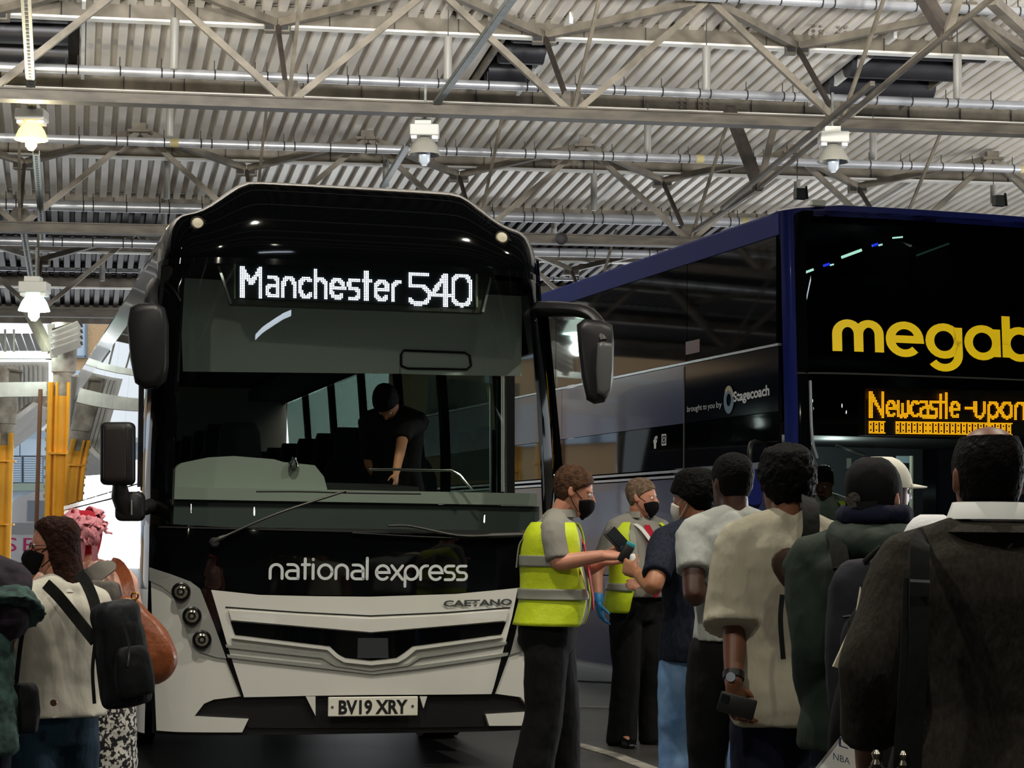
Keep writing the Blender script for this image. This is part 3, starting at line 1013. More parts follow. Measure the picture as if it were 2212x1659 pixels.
cpatch('lower_strip', [(487, 1392), (690, 1414), (720, 1432), (745, 1440), (800, 1444), (855, 1440), (882, 1432), (905, 1414), (1092, 1386), (1090, 1392), (905, 1421), (880, 1438), (800, 1449), (722, 1438), (695, 1421), (489, 1398)], M_cgrey, .02, .018)
cpatch('lower_strip', [(490, 1413), (720, 1438), (805, 1449), (900, 1437), (1096, 1409), (1094, 1416), (900, 1445), (805, 1456), (720, 1446), (492, 1420)], M_cgrey, .016, .014)
cpatch('panel_seam', [(430, 1268), (456, 1273), (470, 1320), (493, 1400), (527, 1505), (521, 1505), (488, 1424), (462, 1346)], M_cblack, .008, .006)
cpatch('panel_seam', [(1118, 1272), (1134, 1268), (1104, 1400), (1068, 1499), (1061, 1499), (1094, 1400)], M_cblack, .008, .006)
# lower intake
cpatch('lower_intake', [(420, 1547), (441, 1521), (462, 1512), (526, 1506), (660, 1503), (800, 1501), (1062, 1499), (1125, 1507), (1140, 1525), (1150, 1540), (1052, 1545), (1050, 1570), (800, 1574), (535, 1573), (535, 1554)], M_cmatt, -.02, .03)
for poly in ([(660, 1504), (681, 1504), (681, 1546)], [(906, 1504), (922, 1504), (914, 1530)]):
    cpatch('intake_fin', poly, M_cwhite, .01, .03)
# headlamp clusters
M_lampdark = mat('lamp_bezel_black', (10, 10, 10), .25)
M_lampglass = mat('lamp_crystal', (190, 186, 168), .12, metal=.85)
def headlamps(poly, centres, r=.054):
    cl_ = cpatch('headlamp_cluster', poly, M_cgrey, .012, .03)
    for (x, y) in centres:
        u, z = F(x, y) if not isinstance(x, V) else (x.x, x.y)
        p = front(u, z, .008)
        n = (front(u, z, .03) - front(u, z, .0)).normalized()
        n = (n + V((0, -.6, 0))).normalized()
        bm = bmesh.new(); lathe(bm, p, n, [(0, r), (.025, r), (.028, r * .82), (.012, r * .74)], 24); lp = obj('headlamp', bm, M_lampdark, cl_)
        bm = bmesh.new(); lathe(bm, p, n, [(.006, r * .75), (.02, r * .72), (.028, r * .4), (.03, .002)], 20); obj('lens', bm, M_lampglass, lp)
        bm = bmesh.new(); lathe(bm, p, n, [(.029, r * .42), (.031, r * .4), (.031, r * .3), (.029, r * .28)], 16); obj('bulb_ring', bm, M_lampdark, lp)
headlamps([(326, 1226), (372, 1241), (412, 1256), (433, 1272), (463, 1350), (489, 1422), (470, 1420), (430, 1408), (415, 1395), (375, 1285), (350, 1265), (326, 1254)], [(393, 1278), (416, 1330), (437, 1381)])
headlamps([F(1134, 1272), (1.17, 1.13), (1.215, 1.1), (1.18, .95), F(1118, 1410), F(1098, 1420), F(1108, 1380)] and [(1134, 1274), (1178, 1262), (1172, 1300), (1140, 1402), (1118, 1408), (1100, 1414), (1112, 1370)], [(1150, 1282), (1141, 1332), (1132, 1380)])
# black gloss nose panel under the windscreen, and the pillars beside it
cpatch('nose_panel', [(326, 1224), (372, 1239), (412, 1254), (430, 1267), (452, 1271), (556, 1282), (679, 1286), (800, 1287), (984, 1281), (1116, 1269), (1135, 1264), (1183, 1250), (1186, 1150), (1150, 1158), (757, 1148), (500, 1140), (326, 1130)], M_cblack, .006, .03)
zt = 3.05
cpatch('windscreen_pillar', [(-1.245, WS_B), (WL, WS_B), (WL + .02, 2.2), (WL + .05, zt - .1), (WL + .09, zt), (-1.155, zt), (-1.2, 2.4)], M_cblack, .006, .03, px=False)
cpatch('windscreen_pillar', [(WR + .03, WS_B), (1.24, WS_B), (1.2, 2.4), (1.155, zt), (WR - .08, zt), (WR - .03, zt - .1), (WR + .01, 2.2)], M_cblack, .006, .03, px=False)
ws = cpatch('windscreen', [(WL, WS_B), (WR + .03, WS_B), (WR + .01, 2.2), (WR - .03, zt - .1), (WR - .08, zt), (WL + .09, zt), (WL + .05, zt - .1), (WL + .02, 2.2)], M_wind, .004, 0, px=False, du=.12, dv=.2)
cpatch('windscreen_seam', [(345, 1137), (757, 1147), (1160, 1157), (1160, 1160), (757, 1150), (345, 1140)], M_rubber, .012, .008)

# domed roof cap with the hump
def ztop(u):
    w = cW(3.3)
    s = min(abs(u) / w, 1.0)
    sh = 3.05 + .32 * (1 - s ** 14) ** .3
    return sh + .22 * (1 - sm(abs(u), .62, 1.0))
def dome(u, s):
    w = cW(3.3)
    v0 = front_v(u, 3.05)
    zt_ = ztop(u)
    ang = min(s, 1.0) * math.pi / 2
    v = v0 + (.5 - .27 * sm(abs(u), .65, 1.08)) * (1 - math.cos(ang)) + max(0, s - 1) * 3.0
    z = 3.05 + (zt_ - 3.05) * math.sin(ang) ** .9
    return V((u, v, z))
bm = bmesh.new()
us = [cW(3.05) * .997 * math.sin(math.pi / 2 * k / 24) for k in range(-24, 25)]
grid = [[bm.verts.new(dome(u, s)) for u in us] for s in [0, .08, .16, .25, .35, .45, .55, .65, .75, .85, .93, 1.0, 1.3, 1.7]]
for a, b in zip(grid, grid[1:]):
    for i in range(len(us) - 1):
        bm.faces.new((a[i], a[i + 1], b[i + 1], b[i]))
obj('roof_dome', bm, M_cblack, coach)
bm = bmesh.new()
grid = [[bm.verts.new(front(u, z, .007)) for u in us] for z in (3.02, 3.035, 3.05, 3.056)]
for a, b in zip(grid, grid[1:]):
    for i in range(len(us) - 1):
        bm.faces.new((a[i], a[i + 1], b[i + 1], b[i]))
obj('dome_seam', bm, M_cblack, coach)
def dome_at(px, py):
    best = None
    for u in np.linspace(-1.14, 1.14, 229):
        for s in np.linspace(.02, 1, 50):
            q = proj(CM @ dome(float(u), float(s)))
            d = (q[0] - px) ** 2 + (q[1] - py) ** 2
            if best is None or d < best[0]: best = (d, u, s)
    return dome(best[1], best[2])
for (x, y) in ((428, 486), (1084, 516)):
    p = dome_at(x, y)
    bm = bmesh.new(); lathe(bm, p + V((0, .02, 0)), V((0, -1, .15)), [(0, .06), (.03, .06), (.04, .045), (.03, .036)], 20); k_ = obj('marker_lamp', bm, M_cblack, coach)
    bm = bmesh.new(); lathe(bm, p + V((0, .02, 0)), V((0, -1, .15)), [(.03, .036), (.042, .03), (.046, .002)], 16); obj('lens', bm, mat('marker_cream', (214, 206, 180), .4), k_)

# side walls: lower panels, cantrail, pillars, panes
def side_pt(s, v, z, off=0.0):
    return V((s * (cW(z) + off), v, z))
def spanel(name, s, v0, v1, z0, z1, m, off=0.0, thick=.03, nz=4, parent=None):
    bm = bmesh.new()
    A = []
    zs = [z0 + (z1 - z0) * i / nz for i in range(nz + 1)]
    for o in (off, off - thick):
        A.append([[bm.verts.new(side_pt(s, v, z, o)) for z in zs] for v in (v0, v1)])
    for L in A:
        for i in range(nz):
            bm.faces.new((L[0][i], L[1][i], L[1][i + 1], L[0][i + 1]))
    a, b = A
    for i in range(nz):
        for k in (0, 1):
            bm.faces.new((a[k][i], a[k][i + 1], b[k][i + 1], b[k][i]))
    for i in (0, nz):
        bm.faces.new((a[0][i], a[1][i], b[1][i], b[0][i]))
    return obj(name, bm, m, parent or coach, True, 30)
CS = rake(3.0)
for s in (-1, 1):
    vs0 = CD - .02 if s < 0 else 1.62
    for k, (v0, v1) in enumerate(((vs0, 2.6), (2.62, 5.0), (5.02, 7.4), (7.42, 9.6), (9.62, 11.6), (11.62, CL))):
        spanel('side_panel', s, v0, v1, .32, 1.05, M_cside)
        spanel('side_panel', s, v0, v1, 1.07, 1.68, M_cside)
    spanel('waist_strip', s, vs0, CL, 1.69, 1.73, M_cgrey, .006)
    spanel('cantrail', s, .75 if s < 0 else 1.62, CL, 2.92, 3.16, M_cblack if s > 0 else M_cgrey)
    v = vs0
    k = 0
    while v < CL - .3:
        spanel('window_pillar', s, v, v + .09, 1.73, 2.93, M_cblack, -.006, .06)
        v1 = min(v + 1.62, CL)
        spanel('side_window', s, v + .05, v1 + .04, 1.74, 2.92, M_side, .002, .006)
        v += 1.62
    if s > 0:
        spanel('cantrail', s, CD, 1.6, 2.6, 3.16, M_cblack)
bm = bmesh.new()
rows = []
for v in (1.2, 2.4, 2.8, 4.0, CL):
    f = 1 - sm(v, 2.4, 4)
    r = []
    for i in range(-12, 13):
        u = cW(3.16) * math.sin(math.pi / 2 * i / 12)
        z = 3.16 + .17 * (1 - (abs(u) / cW(3.16)) ** 4) ** .5 + f * .24 * (1 - sm(abs(u), .58, 1.02))
        r.append(bm.verts.new(V((u, v, z))))
    rows.append(r)
for a, b in zip(rows, rows[1:]):
    for i in range(len(a) - 1):
        bm.faces.new((a[i], a[i + 1], b[i + 1], b[i]))
obj('roof_skin', bm, M_cblack, coach)
for s in (-1, 1):
    for z0, z1, m in ((.3, 1.12, M_cwhite), (1.12, 3.06, M_cblack)):
        bm = bmesh.new()
        R = []
        for z in np.linspace(z0, z1, 9):
            R.append([bm.verts.new(V((s * cW(z) * math.sin(a) ** (2 / CN), CD * (1 - math.cos(a) ** (2 / CN)) + rake(z), z))) for a in (1.26, 1.36, 1.44, 1.5, 1.54, 1.56, math.pi / 2)] + [bm.verts.new(V((s * cW(z), CD + rake(z) + .06, z)))])
        for a, b in zip(R, R[1:]):
            for i in range(7):
                bm.faces.new((a[i], a[i + 1], b[i + 1], b[i]))
        obj('corner_wrap', bm, m, coach)
bm = bmesh.new(); box(bm, (0, CL, 1.75), (2.44, .06, 2.9), bev=.02); obj('rear_panel', bm, M_cwhite, coach, False)
bm = bmesh.new(); box(bm, (0, 6.9, .45), (2.3, 12.0, .16)); obj('underfloor', bm, M_cmatt, coach, False)
bm = bmesh.new(); box(bm, (0, 6.75, .98), (2.36, 9.6, .06)); obj('saloon_floor', bm, M_int, coach, False)
bm = bmesh.new(); box(bm, (-.1, 1.2, .85), (2.1, 1.4, .06)); obj('cab_floor', bm, M_int, coach, False)
bm = bmesh.new(); box(bm, (0, 6.4, 3.12), (2.2, 10.2, .05)); obj('saloon_ceiling', bm, M_int, coach, False)
for s in (-1, 1):
    bm = bmesh.new(); box(bm, (s * .95, 7.0, 3.0), (.4, 8.8, .12)); obj('luggage_rack', bm, M_int, coach, False)
    for v in (2.9, 9.6, 10.9):
        bm = bmesh.new()
        lathe(bm, V((s * 1.23, v, .5)), V((-s, 0, 0)), [(0, .12), (.02, .3), (.0, .34), (.02, .5), (.28, .5)], 28)
        w_ = obj('wheel', bm, M_rubber, coach)
        bm = bmesh.new(); lathe(bm, V((s * 1.24, v, .5)), V((-s, 0, 0)), [(0, .1), (.03, .3), (.05, .31)], 20); obj('wheel_hub', bm, M_cgrey, w_)

# seats inside
def seat_at(u, v, name='passenger_seat', z=1.3, w=.44, head=True):
    bm = bmesh.new()
    loft(bm, [ring(V((u, v - .05, z + .3)), V((1, 0, 0)), V((0, 1, 0)), w / 2, .25, 16, 4), ring(V((u, v - .05, z + .45)), V((1, 0, 0)), V((0, 1, 0)), w / 2, .25, 16, 4)])
    prof = [(z + .4, w / 2, .09), (z + .7, w / 2, .08), (z + .9, w / 2 * .95, .07), (z + 1.0, w / 2 * .75, .06), (z + 1.05, w / 2 * .55, .06), (z + 1.2, w / 2 * .5, .055), (z + 1.26, w / 2 * .4, .04)]
    loft(bm, [ring(V((u, v + .15 + (zz - z) * .12, zz)), V((1, 0, 0)), V((0, 1, 0)), rx, ry, 16, 3.2) for zz, rx, ry in prof])
    return obj(name, bm, mat('seat_cloth', (34, 36, 44), .85), coach)
ds = seat_at(-.55, 1.25, 'driver_seat', .9, .52)
base = None
for r in range(7):
    for u in (-.93, -.48, .48, .93):
        if base is None:
            base = seat_at(u, 3.0, z=.98)
            bu, bv = u, 3.0
        else:
            c = base.copy(); COL.objects.link(c)
            c.location = (u - bu, .95 * r, 0)
# dash, binnacle, blind, mirror, rails seen through the windscreen
def ibox(name, pts, d, m, parent=None):
    bm = bmesh.new(); prism(bm, pts, d); return obj(name, bm, m, parent or coach, False)
YI = 12.35
ibox('dash_shelf', [cl(364, 1052, YI), cl(1160, 1066, YI + .42), cl(1160, 1092, YI + .42), cl(364, 1078, YI)], (0, .2, 0), M_dash)
ibox('dash_front', [cl(360, 1080, YI + .03), cl(1165, 1094, YI + .45), cl(1165, 1200, YI + .45), cl(360, 1190, YI + .03)], (0, .1, 0), mat('coach_dash_low', (62, 70, 68), .7))
ibox('dash_binnacle', [cl(x, y, YI + .22) for x, y in ((368, 1062), (374, 1018), (392, 1000), (450, 988), (505, 985), (592, 992), (612, 998), (680, 1005), (700, 1030), (708, 1062))], (0, .28, 0), M_dash)
bm = bmesh.new(); lathe(bm, cl(634, 1005, YI + .2), V((0, -.5, .9)), [(0, .035), (.02, .03), (.04, .016), (.06, .012)], 14); obj('dash_knob', bm, M_chrome, coach)
ibox('dash_slot', [cl(x, y, YI + .35) for x, y in ((608, 1040), (840, 1046), (905, 1052), (905, 1072), (608, 1066))], (0, .1, 0), M_cmatt)
def blY(px): return 12.4 + (px - 388) / 740 * .55
hole = [(866, 790), (866, 766), (872, 757), (1004, 762), (1014, 768), (1017, 790), (1008, 798), (880, 796)]
bl = ibox('sun_blind', [cl(x, y, blY(x)) for x, y in [(388, 600), (1128, 640), (1126, 812), (960, 810), (865, 807)] + hole + [(864, 791), (863, 807), (396, 802)]], (0, .02, 0), M_blind)
ibox('blind_housing', [cl(x, y, Y) for x, y, Y in ((382, 560, 12.5), (1140, 610, 13.05), (1134, 706, 13.0), (388, 664, 12.44))], (0, .06, 0), mat('blind_housing_grey', (120, 124, 118), .8))
bm = bmesh.new(); tube(bm, [cl(x, y, blY(x) - .01) for x, y in hole + hole[:1]], .008, 6); obj('blind_opening_rim', bm, M_cmatt, coach)
bm = bmesh.new()
tube(bm, [cl(*p) for p in ((797, 1014, 12.5), (850, 1014, 12.52), (975, 1016, 12.6), (993, 1026, 12.6), (1020, 1058, 12.6))], .008, 8); obj('dash_rail', bm, M_chrome, coach)
bm = bmesh.new(); tube(bm, [cl(1086, 815, 13.6), cl(1086, 1062, 13.6)], .012, 8); obj('door_pole', bm, mat('bright_pole', (224, 224, 214), .25, metal=.6), coach)
bm = bmesh.new(); tube(bm, [cl(1060, 812, 13.9), cl(1060, 1062, 13.9)], .008, 8); obj('door_pole', bm, M_chrome, coach)
for x0, x1, Y in ((1064, 1078, 13.9), (1095, 1112, 13.8)):
    ibox('door_frame', [cl(x0, 780, Y), cl(x1, 782, Y), cl(x1, 1090, Y), cl(x0, 1088, Y)], (0, .06, 0), M_cmatt)
bm = bmesh.new(); q = [cl(546 + 14 * math.cos(a) * 4.6, 1012 + 14 * math.sin(a), 12.75) for a in np.linspace(0, 2 * math.pi, 25)]
tube(bm, q, .018, 8); obj('steering_wheel', bm, M_cmatt, coach)
# destination sign behind the glass
M_dispbox = mat('sign_housing', (66, 68, 58), .6)
M_sign = mat('sign_face_dark', (8, 26, 26), .5)
M_ledw = mat('white_led', (236, 236, 255), .4, emit=4.0)
YS = lambda px: 12.02 + (px - 515) / 507 * .27
sg = empty('destination_sign', label=None); sg.parent = coach
def sgl(px, py, d=0.0): return CMI @ at(px, py, YS(px) + .06 + d)
bm = bmesh.new(); prism(bm, [sgl(473, 572, .02), sgl(1062, 594, .02), sgl(1046, 676, .02), sgl(500, 657, .02)], (0, .1, 0)); obj('sign_housing', bm, M_dispbox, sg, False)
bm = bmesh.new(); prism(bm, [sgl(513, 569, .008), sgl(1026, 588, .008), sgl(1026, 664, .008), sgl(513, 644, .008)], (0, .02, 0)); obj('sign_face', bm, M_sign, sg, False)
for a, b in (((472, 575), (499, 656)), ((1060, 600), (1043, 674))):
    bm = bmesh.new(); bar(bm, sgl(*a), sgl(*b), .014, .014); obj('sign_bracket', bm, M_cgrey, sg, False)
bm = bmesh.new(); bar(bm, sgl(507, 570, .0), sgl(507, 645, .0), .02, .01); bar(bm, sgl(1030, 590, .0), sgl(1030, 664, .0), .02, .01); obj('sign_end_strip', bm, mat('sign_cream', (176, 186, 150), .5), sg, False)
def dots(strokes, th, cols, rows):
    S = set()
    P = []
    for s in strokes:
        for (x0, y0), (x1, y1) in zip(s, s[1:]):
            n = max(2, int(math.hypot(x1 - x0, y1 - y0) * 3))
            for i in range(n + 1):
                P.append((x0 + (x1 - x0) * i / n, y0 + (y1 - y0) * i / n))
        if len(s) == 1: P.append(s[0])
    for x, y in P:
        for i in range(int(x - th) - 1, int(x + th) + 2):
            for j in range(int(y - th) - 1, int(y + th) + 2):
                if abs(i - x) <= th and abs(j - y) <= th:
                    S.add((i, j))
    return S
def led(name, groups, cols, rows, fn, r, m, parent, th=1.1, gap=.22):
    bm = bmesh.new()
    S = set()
    for txt, x0, y0, sx, sy in groups:
        st, _ = layout(txt, gap)
        S |= dots([[(x0 + p[0] * sx, y0 + p[1] * sy) for p in s] for s in st], th, cols, rows)
    for i, j in S:
        if 0 <= i < cols and 0 <= j < rows:
            bm.faces.new([bm.verts.new(fn(i + r * math.cos(a), j + r * math.sin(a))) for a in (0.4, 1.45, 2.5, 3.54, 4.59, 5.64)])
    o = obj(name, bm, m, parent, False)
    o['kind'] = 'stuff'
    return o
def led_fn(i, j):
    px = 516 + i / 136.0 * 506
    return sgl(px, 645 + (px - 516) * .037 - j * 3.62, -.002)
led('lit_dots', [('M', 2, 1.2, 8.4, 10.6), ('anchester', 16.4, 2.6, 8.1, 10.9), ('5', 99, 1.0, 11.5, 10.4), ('4', 112.3, 1.0, 11, 10.4), ('0', 124.3, 1.0, 10.6, 10.6)], 137, 20, led_fn, .43, M_ledw, sg, 1.05)
# lettering on the nose
M_let = mat('coach_letter_white', (214, 220, 220), .4)
u0, z0 = F(583, 1252); u1, _z = F(798, 1253); u2, _ = F(812, 1254); u3, z3 = F(1012, 1256)
def letters(txt, ua, ub, zb, h, w, gap):
    _, L = layout(txt, gap)
    return word(txt, w, lambda x, y: front(ua + (ub - ua) * x / L, zb + h * y, .009), gap)
hx = F(700, 1222)[1] - F(700, 1252)[1]
obj('lettering', letters('national', u0, u1 + .02, z0 + .007, hx * 1.0, .2, .12), M_let, coach, False)
obj('lettering', letters('express', u2, u3, z3 + .01, hx * 1.0, .2, .06), M_let, coach, False)
ua, za = F(957, 1310); ub, zb = F(1104, 1306)
hc = F(1030, 1296)[1] - F(1030, 1309)[1]
lettering('maker_lettering', 'CAETANO', lambda x, y: front(ua + (ub - ua) * x, za + (zb - za) * x + hc * y, .012), mat('dark_grey_letter', (66, 70, 70), .4), coach, .035)
# number plate
M_plate = mat('plate_white', (232, 230, 216), .4)
ua, za = F(706, 1547); ub, zb = F(899, 1546); zt2 = F(800, 1504)[1]
pl = empty('number_plate'); pl.parent = coach
pv = min(front_v(ua, za), front_v(ub, za)) - .035
bm = bmesh.new(); box(bm, ((ua + ub) / 2, pv, (za + zt2) / 2), (ub - ua, .014, zt2 - za), bev=.005); obj('plate', bm, M_plate, pl, False)
hp = zt2 - za
lettering('characters', 'BV19 XRY', lambda x, y: V((ua + (ub - ua) * (.115 + .77 * x), pv - .009, za + hp * (.15 + .70 * y))), mat('plate_black', (24, 24, 24), .5), pl, .035)
for k in (.045, .94):
    bm = bmesh.new(); lathe(bm, V((ua + (ub - ua) * k, pv - .006, za + hp * .5)), V((0, -1, 0)), [(0, .009), (.004, .008), (.006, .003)], 10); obj('screw', bm, M_chrome, pl)
# wipers
def wiper(arm, blade):
    w = empty('wiper'); w.parent = coach
    for nm, pts, r in (('wiper_arm', arm, .012), ('wiper_blade', blade, .008)):
        P = []
        for p in pts:
            u, z = F(*p)
            P.append(front(u, z, .03 if nm == 'wiper_arm' else .02))
        bm = bmesh.new(); tube(bm, catmull(P, 4), r if nm == 'wiper_blade' else [r * 2.0] * (len(catmull(P, 4)) // 3) + [r] * (len(catmull(P, 4)) - len(catmull(P, 4)) // 3), 8, .6)
        obj(nm, bm, mat('wiper_grey', (58, 58, 52), .4) if nm == 'wiper_arm' else M_rubber, w)
    u, z = F(*arm[0])
    bm = bmesh.new(); lathe(bm, front(u, z, .0), V((0, -1, 0)), [(0, .03), (.04, .03), (.05, .02)], 12); obj('pivot', bm, M_rubber, w)
wiper([(462, 1172), (490, 1158), (600, 1110), (745, 1062)], [(553, 1063), (650, 1063), (760, 1066), (907, 1068)])
wiper([(1128, 1156), (1060, 1158), (985, 1158), (885, 1138), (836, 1137)], [(1128, 1161), (1000, 1163), (900, 1160), (760, 1152)])
# mirrors
M_mir = mat('mirror_shell', (26, 26, 28), .45)
M_mirg = mat('mirror_shell_grey', (78, 80, 80), .4)
def rbox(pts_px, Y, depth, m, name, parent, rnd=True):
    bm = bmesh.new()
    c = [at(x, y, Y) for x, y in pts_px]
    cen = sum(c, V((0, 0, 0))) / len(c)
    d = V((0, 1, 0))
    rings = []
    for t, s in ((0, .82), (.08, .94), (.25, 1.0), (.8, 1.0), (.95, .95), (1, .88)):
        rings.append([CMI @ (cen + (p - cen) * s + d * depth * (t - .5)) for p in c])
    loft(bm, rings)
    return obj(name, bm, m, parent)
def rr(x0, x1, y0, y1, r, n=5):
    out = []
    for cx, cy, a in ((x1 - r, y0 + r, -90), (x1 - r, y1 - r, 0), (x0 + r, y1 - r, 90), (x0 + r, y0 + r, 180)):
        for k in range(n + 1):
            b = math.radians(a + 90 * k / n)
            out.append((cx + r * math.cos(b), cy + r * math.sin(b)))
    return out
m1 = empty('wing_mirror'); m1.parent = coach
rbox([(284, 664), (300, 656), (340, 656), (354, 664), (362, 700), (362, 790), (356, 822), (338, 838), (312, 840), (294, 828), (284, 780), (277, 700)], 11.55, .14, M_mir, 'mirror_head', m1)
bm = bmesh.new(); tube(bm, [cl(*p) for p in ((336, 608, 11.95), (328, 622, 11.8), (326, 650, 11.62), (329, 690, 11.55))], [.03, .035, .04, .04], 10, .8); obj('mirror_arm', bm, M_mir, m1)
m2 = empty('wing_mirror'); m2.parent = coach
rbox(rr(218, 291, 912, 1048, 12), 11.5, .1, M_mir, 'mirror_head', m2)
rbox(rr(224, 272, 918, 1040, 8), 11.44, .03, mat('mirror_shell_brown', (36, 28, 27), .5), 'mirror_cover', m2)
bm = bmesh.new(); tube(bm, [cl(*p) for p in ((258, 1042, 11.5), (260, 1070, 11.52), (272, 1105, 11.55), (300, 1100, 11.62), (330, 1092, 11.8))], [.04, .055, .06, .05, .05], 10, .9); obj('mirror_arm', bm, M_mir, m2)
rbox(rr(250, 312, 1062, 1126, 14), 11.56, .1, M_mir, 'arm_knuckle', m2)
ibox('mirror_bar', [cl(283, 1080, 11.49), cl(286, 1080, 11.49), cl(286, 1112, 11.49), cl(283, 1112, 11.49)], (0, .01, 0), M_cgrey, m2)
bm = bmesh.new(); bar(bm, cl(306, 800, 11.75), cl(302, 1052, 11.75), .035, .03); obj('mirror_post', bm, M_mir, m2, False)
m3 = empty('wing_mirror'); m3.parent = coach
rbox([(1246, 702), (1262, 690), (1300, 694), (1322, 704), (1326, 740), (1324, 820), (1318, 850), (1306, 868), (1284, 872), (1266, 862), (1257, 820), (1250, 760)], 12.2, .16, M_mir, 'mirror_head', m3)
rbox([(1290, 742), (1300, 738), (1322, 742), (1323, 800), (1318, 846), (1306, 858), (1290, 850), (1287, 800)], 12.1, .06, M_mirg, 'mirror_back', m3)
bm = bmesh.new(); tube(bm, catmull([cl(*p) for p in ((1160, 668, 12.5), (1215, 668, 12.35), (1265, 674, 12.25), (1292, 696, 12.2), (1306, 738, 12.14))], 4), [.07, .07, .07, .068, .066, .064, .06, .06, .058, .055, .05, .05, .05, .048, .045, .045, .04], 12, .7); obj('mirror_arm', bm, M_mir, m3)
# open entrance door seen edge-on
dr = empty('entrance_door'); dr.parent = coach
ibox('door_leaf', [cl(1160, 662, 12.55), cl(1182, 655, 12.5), cl(1216, 1010, 12.5), cl(1222, 1340, 12.5), cl(1196, 1340, 12.6), cl(1188, 1000, 12.6)], (0, .12, 0), M_cblack, dr)
bm = bmesh.new(); tube(bm, [cl(1186, 940, 12.45), cl(1187, 1010, 12.45)], .012, 8); obj('door_handle', bm, M_chrome, dr)

def mirrored(px, py, dist):
    """point met after dist by the sight line mirrored in the coach front"""
    u, z = F(px, py)
    p = front(u, z)
    n = (front(u, z, .05) - p).normalized()
    d = (CMR @ ray(px, py)).normalized()
    return CM @ (p + (d - n * 2 * d.dot(n)) * dist)
# small lamps and a tube lamp of the waiting hall, seen only as glints in the coach front
for px, py, D in ((410, 1098, 14), (545, 1105, 15), (545, 1160, 16), (403, 1165, 13), (1047, 1128, 14), (1051, 1188, 16), (390, 565, 9)):
    q = mirrored(px, py, D)
    if q.z > .6: bulb('hall_lamp', q, 9, (1, .95, .82), .06)
tl = empty('tube_lamp', mirrored(585, 700, 11), 'white tube lamp glinting in the coach windscreen', 'lamp')
bm = bmesh.new(); tube(bm, [mirrored(547, 727, 11) - tl.location, mirrored(625, 675, 11) - tl.location], .035, 10); obj('tube', bm, mat('tube_glow', (225, 240, 255), .3, emit=14), tl)
# ------------------------------------------------------------------ the dark blue double decker
MT = math.radians(17.6)
MA = V((math.cos(MT), math.sin(MT), 0))
MB = V((-math.sin(MT), math.cos(MT), 0))
MD, MN, MW, MH, ML = .34, 3.2, 1.275, 4.0, 12.5
MO = V((2.03, 15.5, 0)) - MB * MD
MM = Matrix(((MA.x, MB.x, 0, MO.x), (MA.y, MB.y, 0, MO.y), (0, 0, 1, 0), (0, 0, 0, 1)))
MMI = MM.inverted()
MMR = MMI.to_3x3()
def mfv(u, z):
    s = min(abs(u - MW) / MW, .996)
    return MD * (1 - (1 - s ** MN) ** (1 / MN)) + .05 * max(0, z - 2.3) - .02
def mfront(u, z, off=0.0):
    v = mfv(u, z)
    if off:
        e = .004
        n = V(((mfv(u + e, z) - mfv(u - e, z)) / (2 * e), -1, (mfv(u, z + e) - mfv(u, z - e)) / (2 * e))).normalized()
        return V((u, v, z)) + n * off
    return V((u, v, z))
MC0 = MMI @ CAM
def MF(px, py):
    d = MMR @ ray(px, py)
    a, b = 12.0, 19.0
    for _ in range(40):
        m = (a + b) / 2
        p = MC0 + d * m
        g = p.y - (mfv(p.x, p.z) if 0 < p.x < 2 * MW else MD)
        if g > 0: b = m
        else: a = m
    p = MC0 + d * a
    return (max(.006, min(2 * MW - .006, p.x)), p.z)
def MS(px, py):
    """(v, z) on the near side wall"""
    d = MMR @ ray(px, py)
    t = -MC0.x / d.x
    p = MC0 + d * t
    return p.y, p.z
def ml(px, py, Y): return MMI @ at(px, py, Y)
M_navy = mat('megabus_navy_paint', (24, 32, 92), .2, coat=.3)
M_navyd = mat('megabus_dark_panel', (9, 11, 24), .09)
M_mglass = glass('megabus_front_glass', (150, 165, 160), .0, clear=.38)
M_mside = mat('megabus_side_glass', (8, 10, 13), .03)
M_mlow = glass('megabus_low_windscreen', (190, 205, 200), .0, clear=.7)
M_trim = mat('bright_trim', (186, 190, 196), .25, metal=.8)
mega = empty('double_decker_bus', label='dark blue double deck coach with a yellow name and amber Newcastle sign', cat='bus', M=MM)
def mpatch(name, poly, m, off=0.0, thick=.015, px=False, parent=None, du=.1, dv=.2):
    bm = bmesh.new()
    patch(bm, [MF(*p) for p in poly] if px else poly, mfront, off, thick, du, dv)
    return obj(name, bm, m, parent or mega, True, 35)
E = .006
W2 = 2 * MW
zt0 = MF(1950, 466)[1]; zmid = MF(1950, 811)[1]; zlow = MF(1900, 958)[1]
# front: painted rim, pillars, panes
mpatch('roof_rim', [(E, zt0 - .02), (E, 3.9), (.08, 3.96), (.4, 3.99), (W2 - .4, 3.99), (W2 - .08, 3.96), (W2 - E, 3.9), (W2 - E, zt0 - .02), (W2 - .12, zt0), (.12, zt0)], M_navy, .004, .05)
for a, b in ((E, .075), (W2 - .075, W2 - E)):
    mpatch('corner_pillar', [(a, .5), (b, .5), (b, zt0 + .02), (a, zt0 + .02)], M_navy, .006, .05, du=.02)
mpatch('upper_windscreen', [(.07, zmid), (W2 - .07, zmid), (W2 - .07, zt0 - .02), (W2 - .12, zt0 + .01), (.12, zt0 + .01), (.07, zt0 - .02)], M_mglass, .004, 0)
mpatch('upper_frame', [(.07, zmid), (.14, zmid), (.14, zt0 - .1), (.2, zt0 - .03), (.2, zt0), (.12, zt0 + .01), (.07, zt0 - .03)], M_cblack, .008, .02, du=.03)
mpatch('deck_seam', [(.07, zmid - .006), (W2 - .07, zmid - .006), (W2 - .07, zmid + .006), (.07, zmid + .006)], M_rubber, .01, .006)
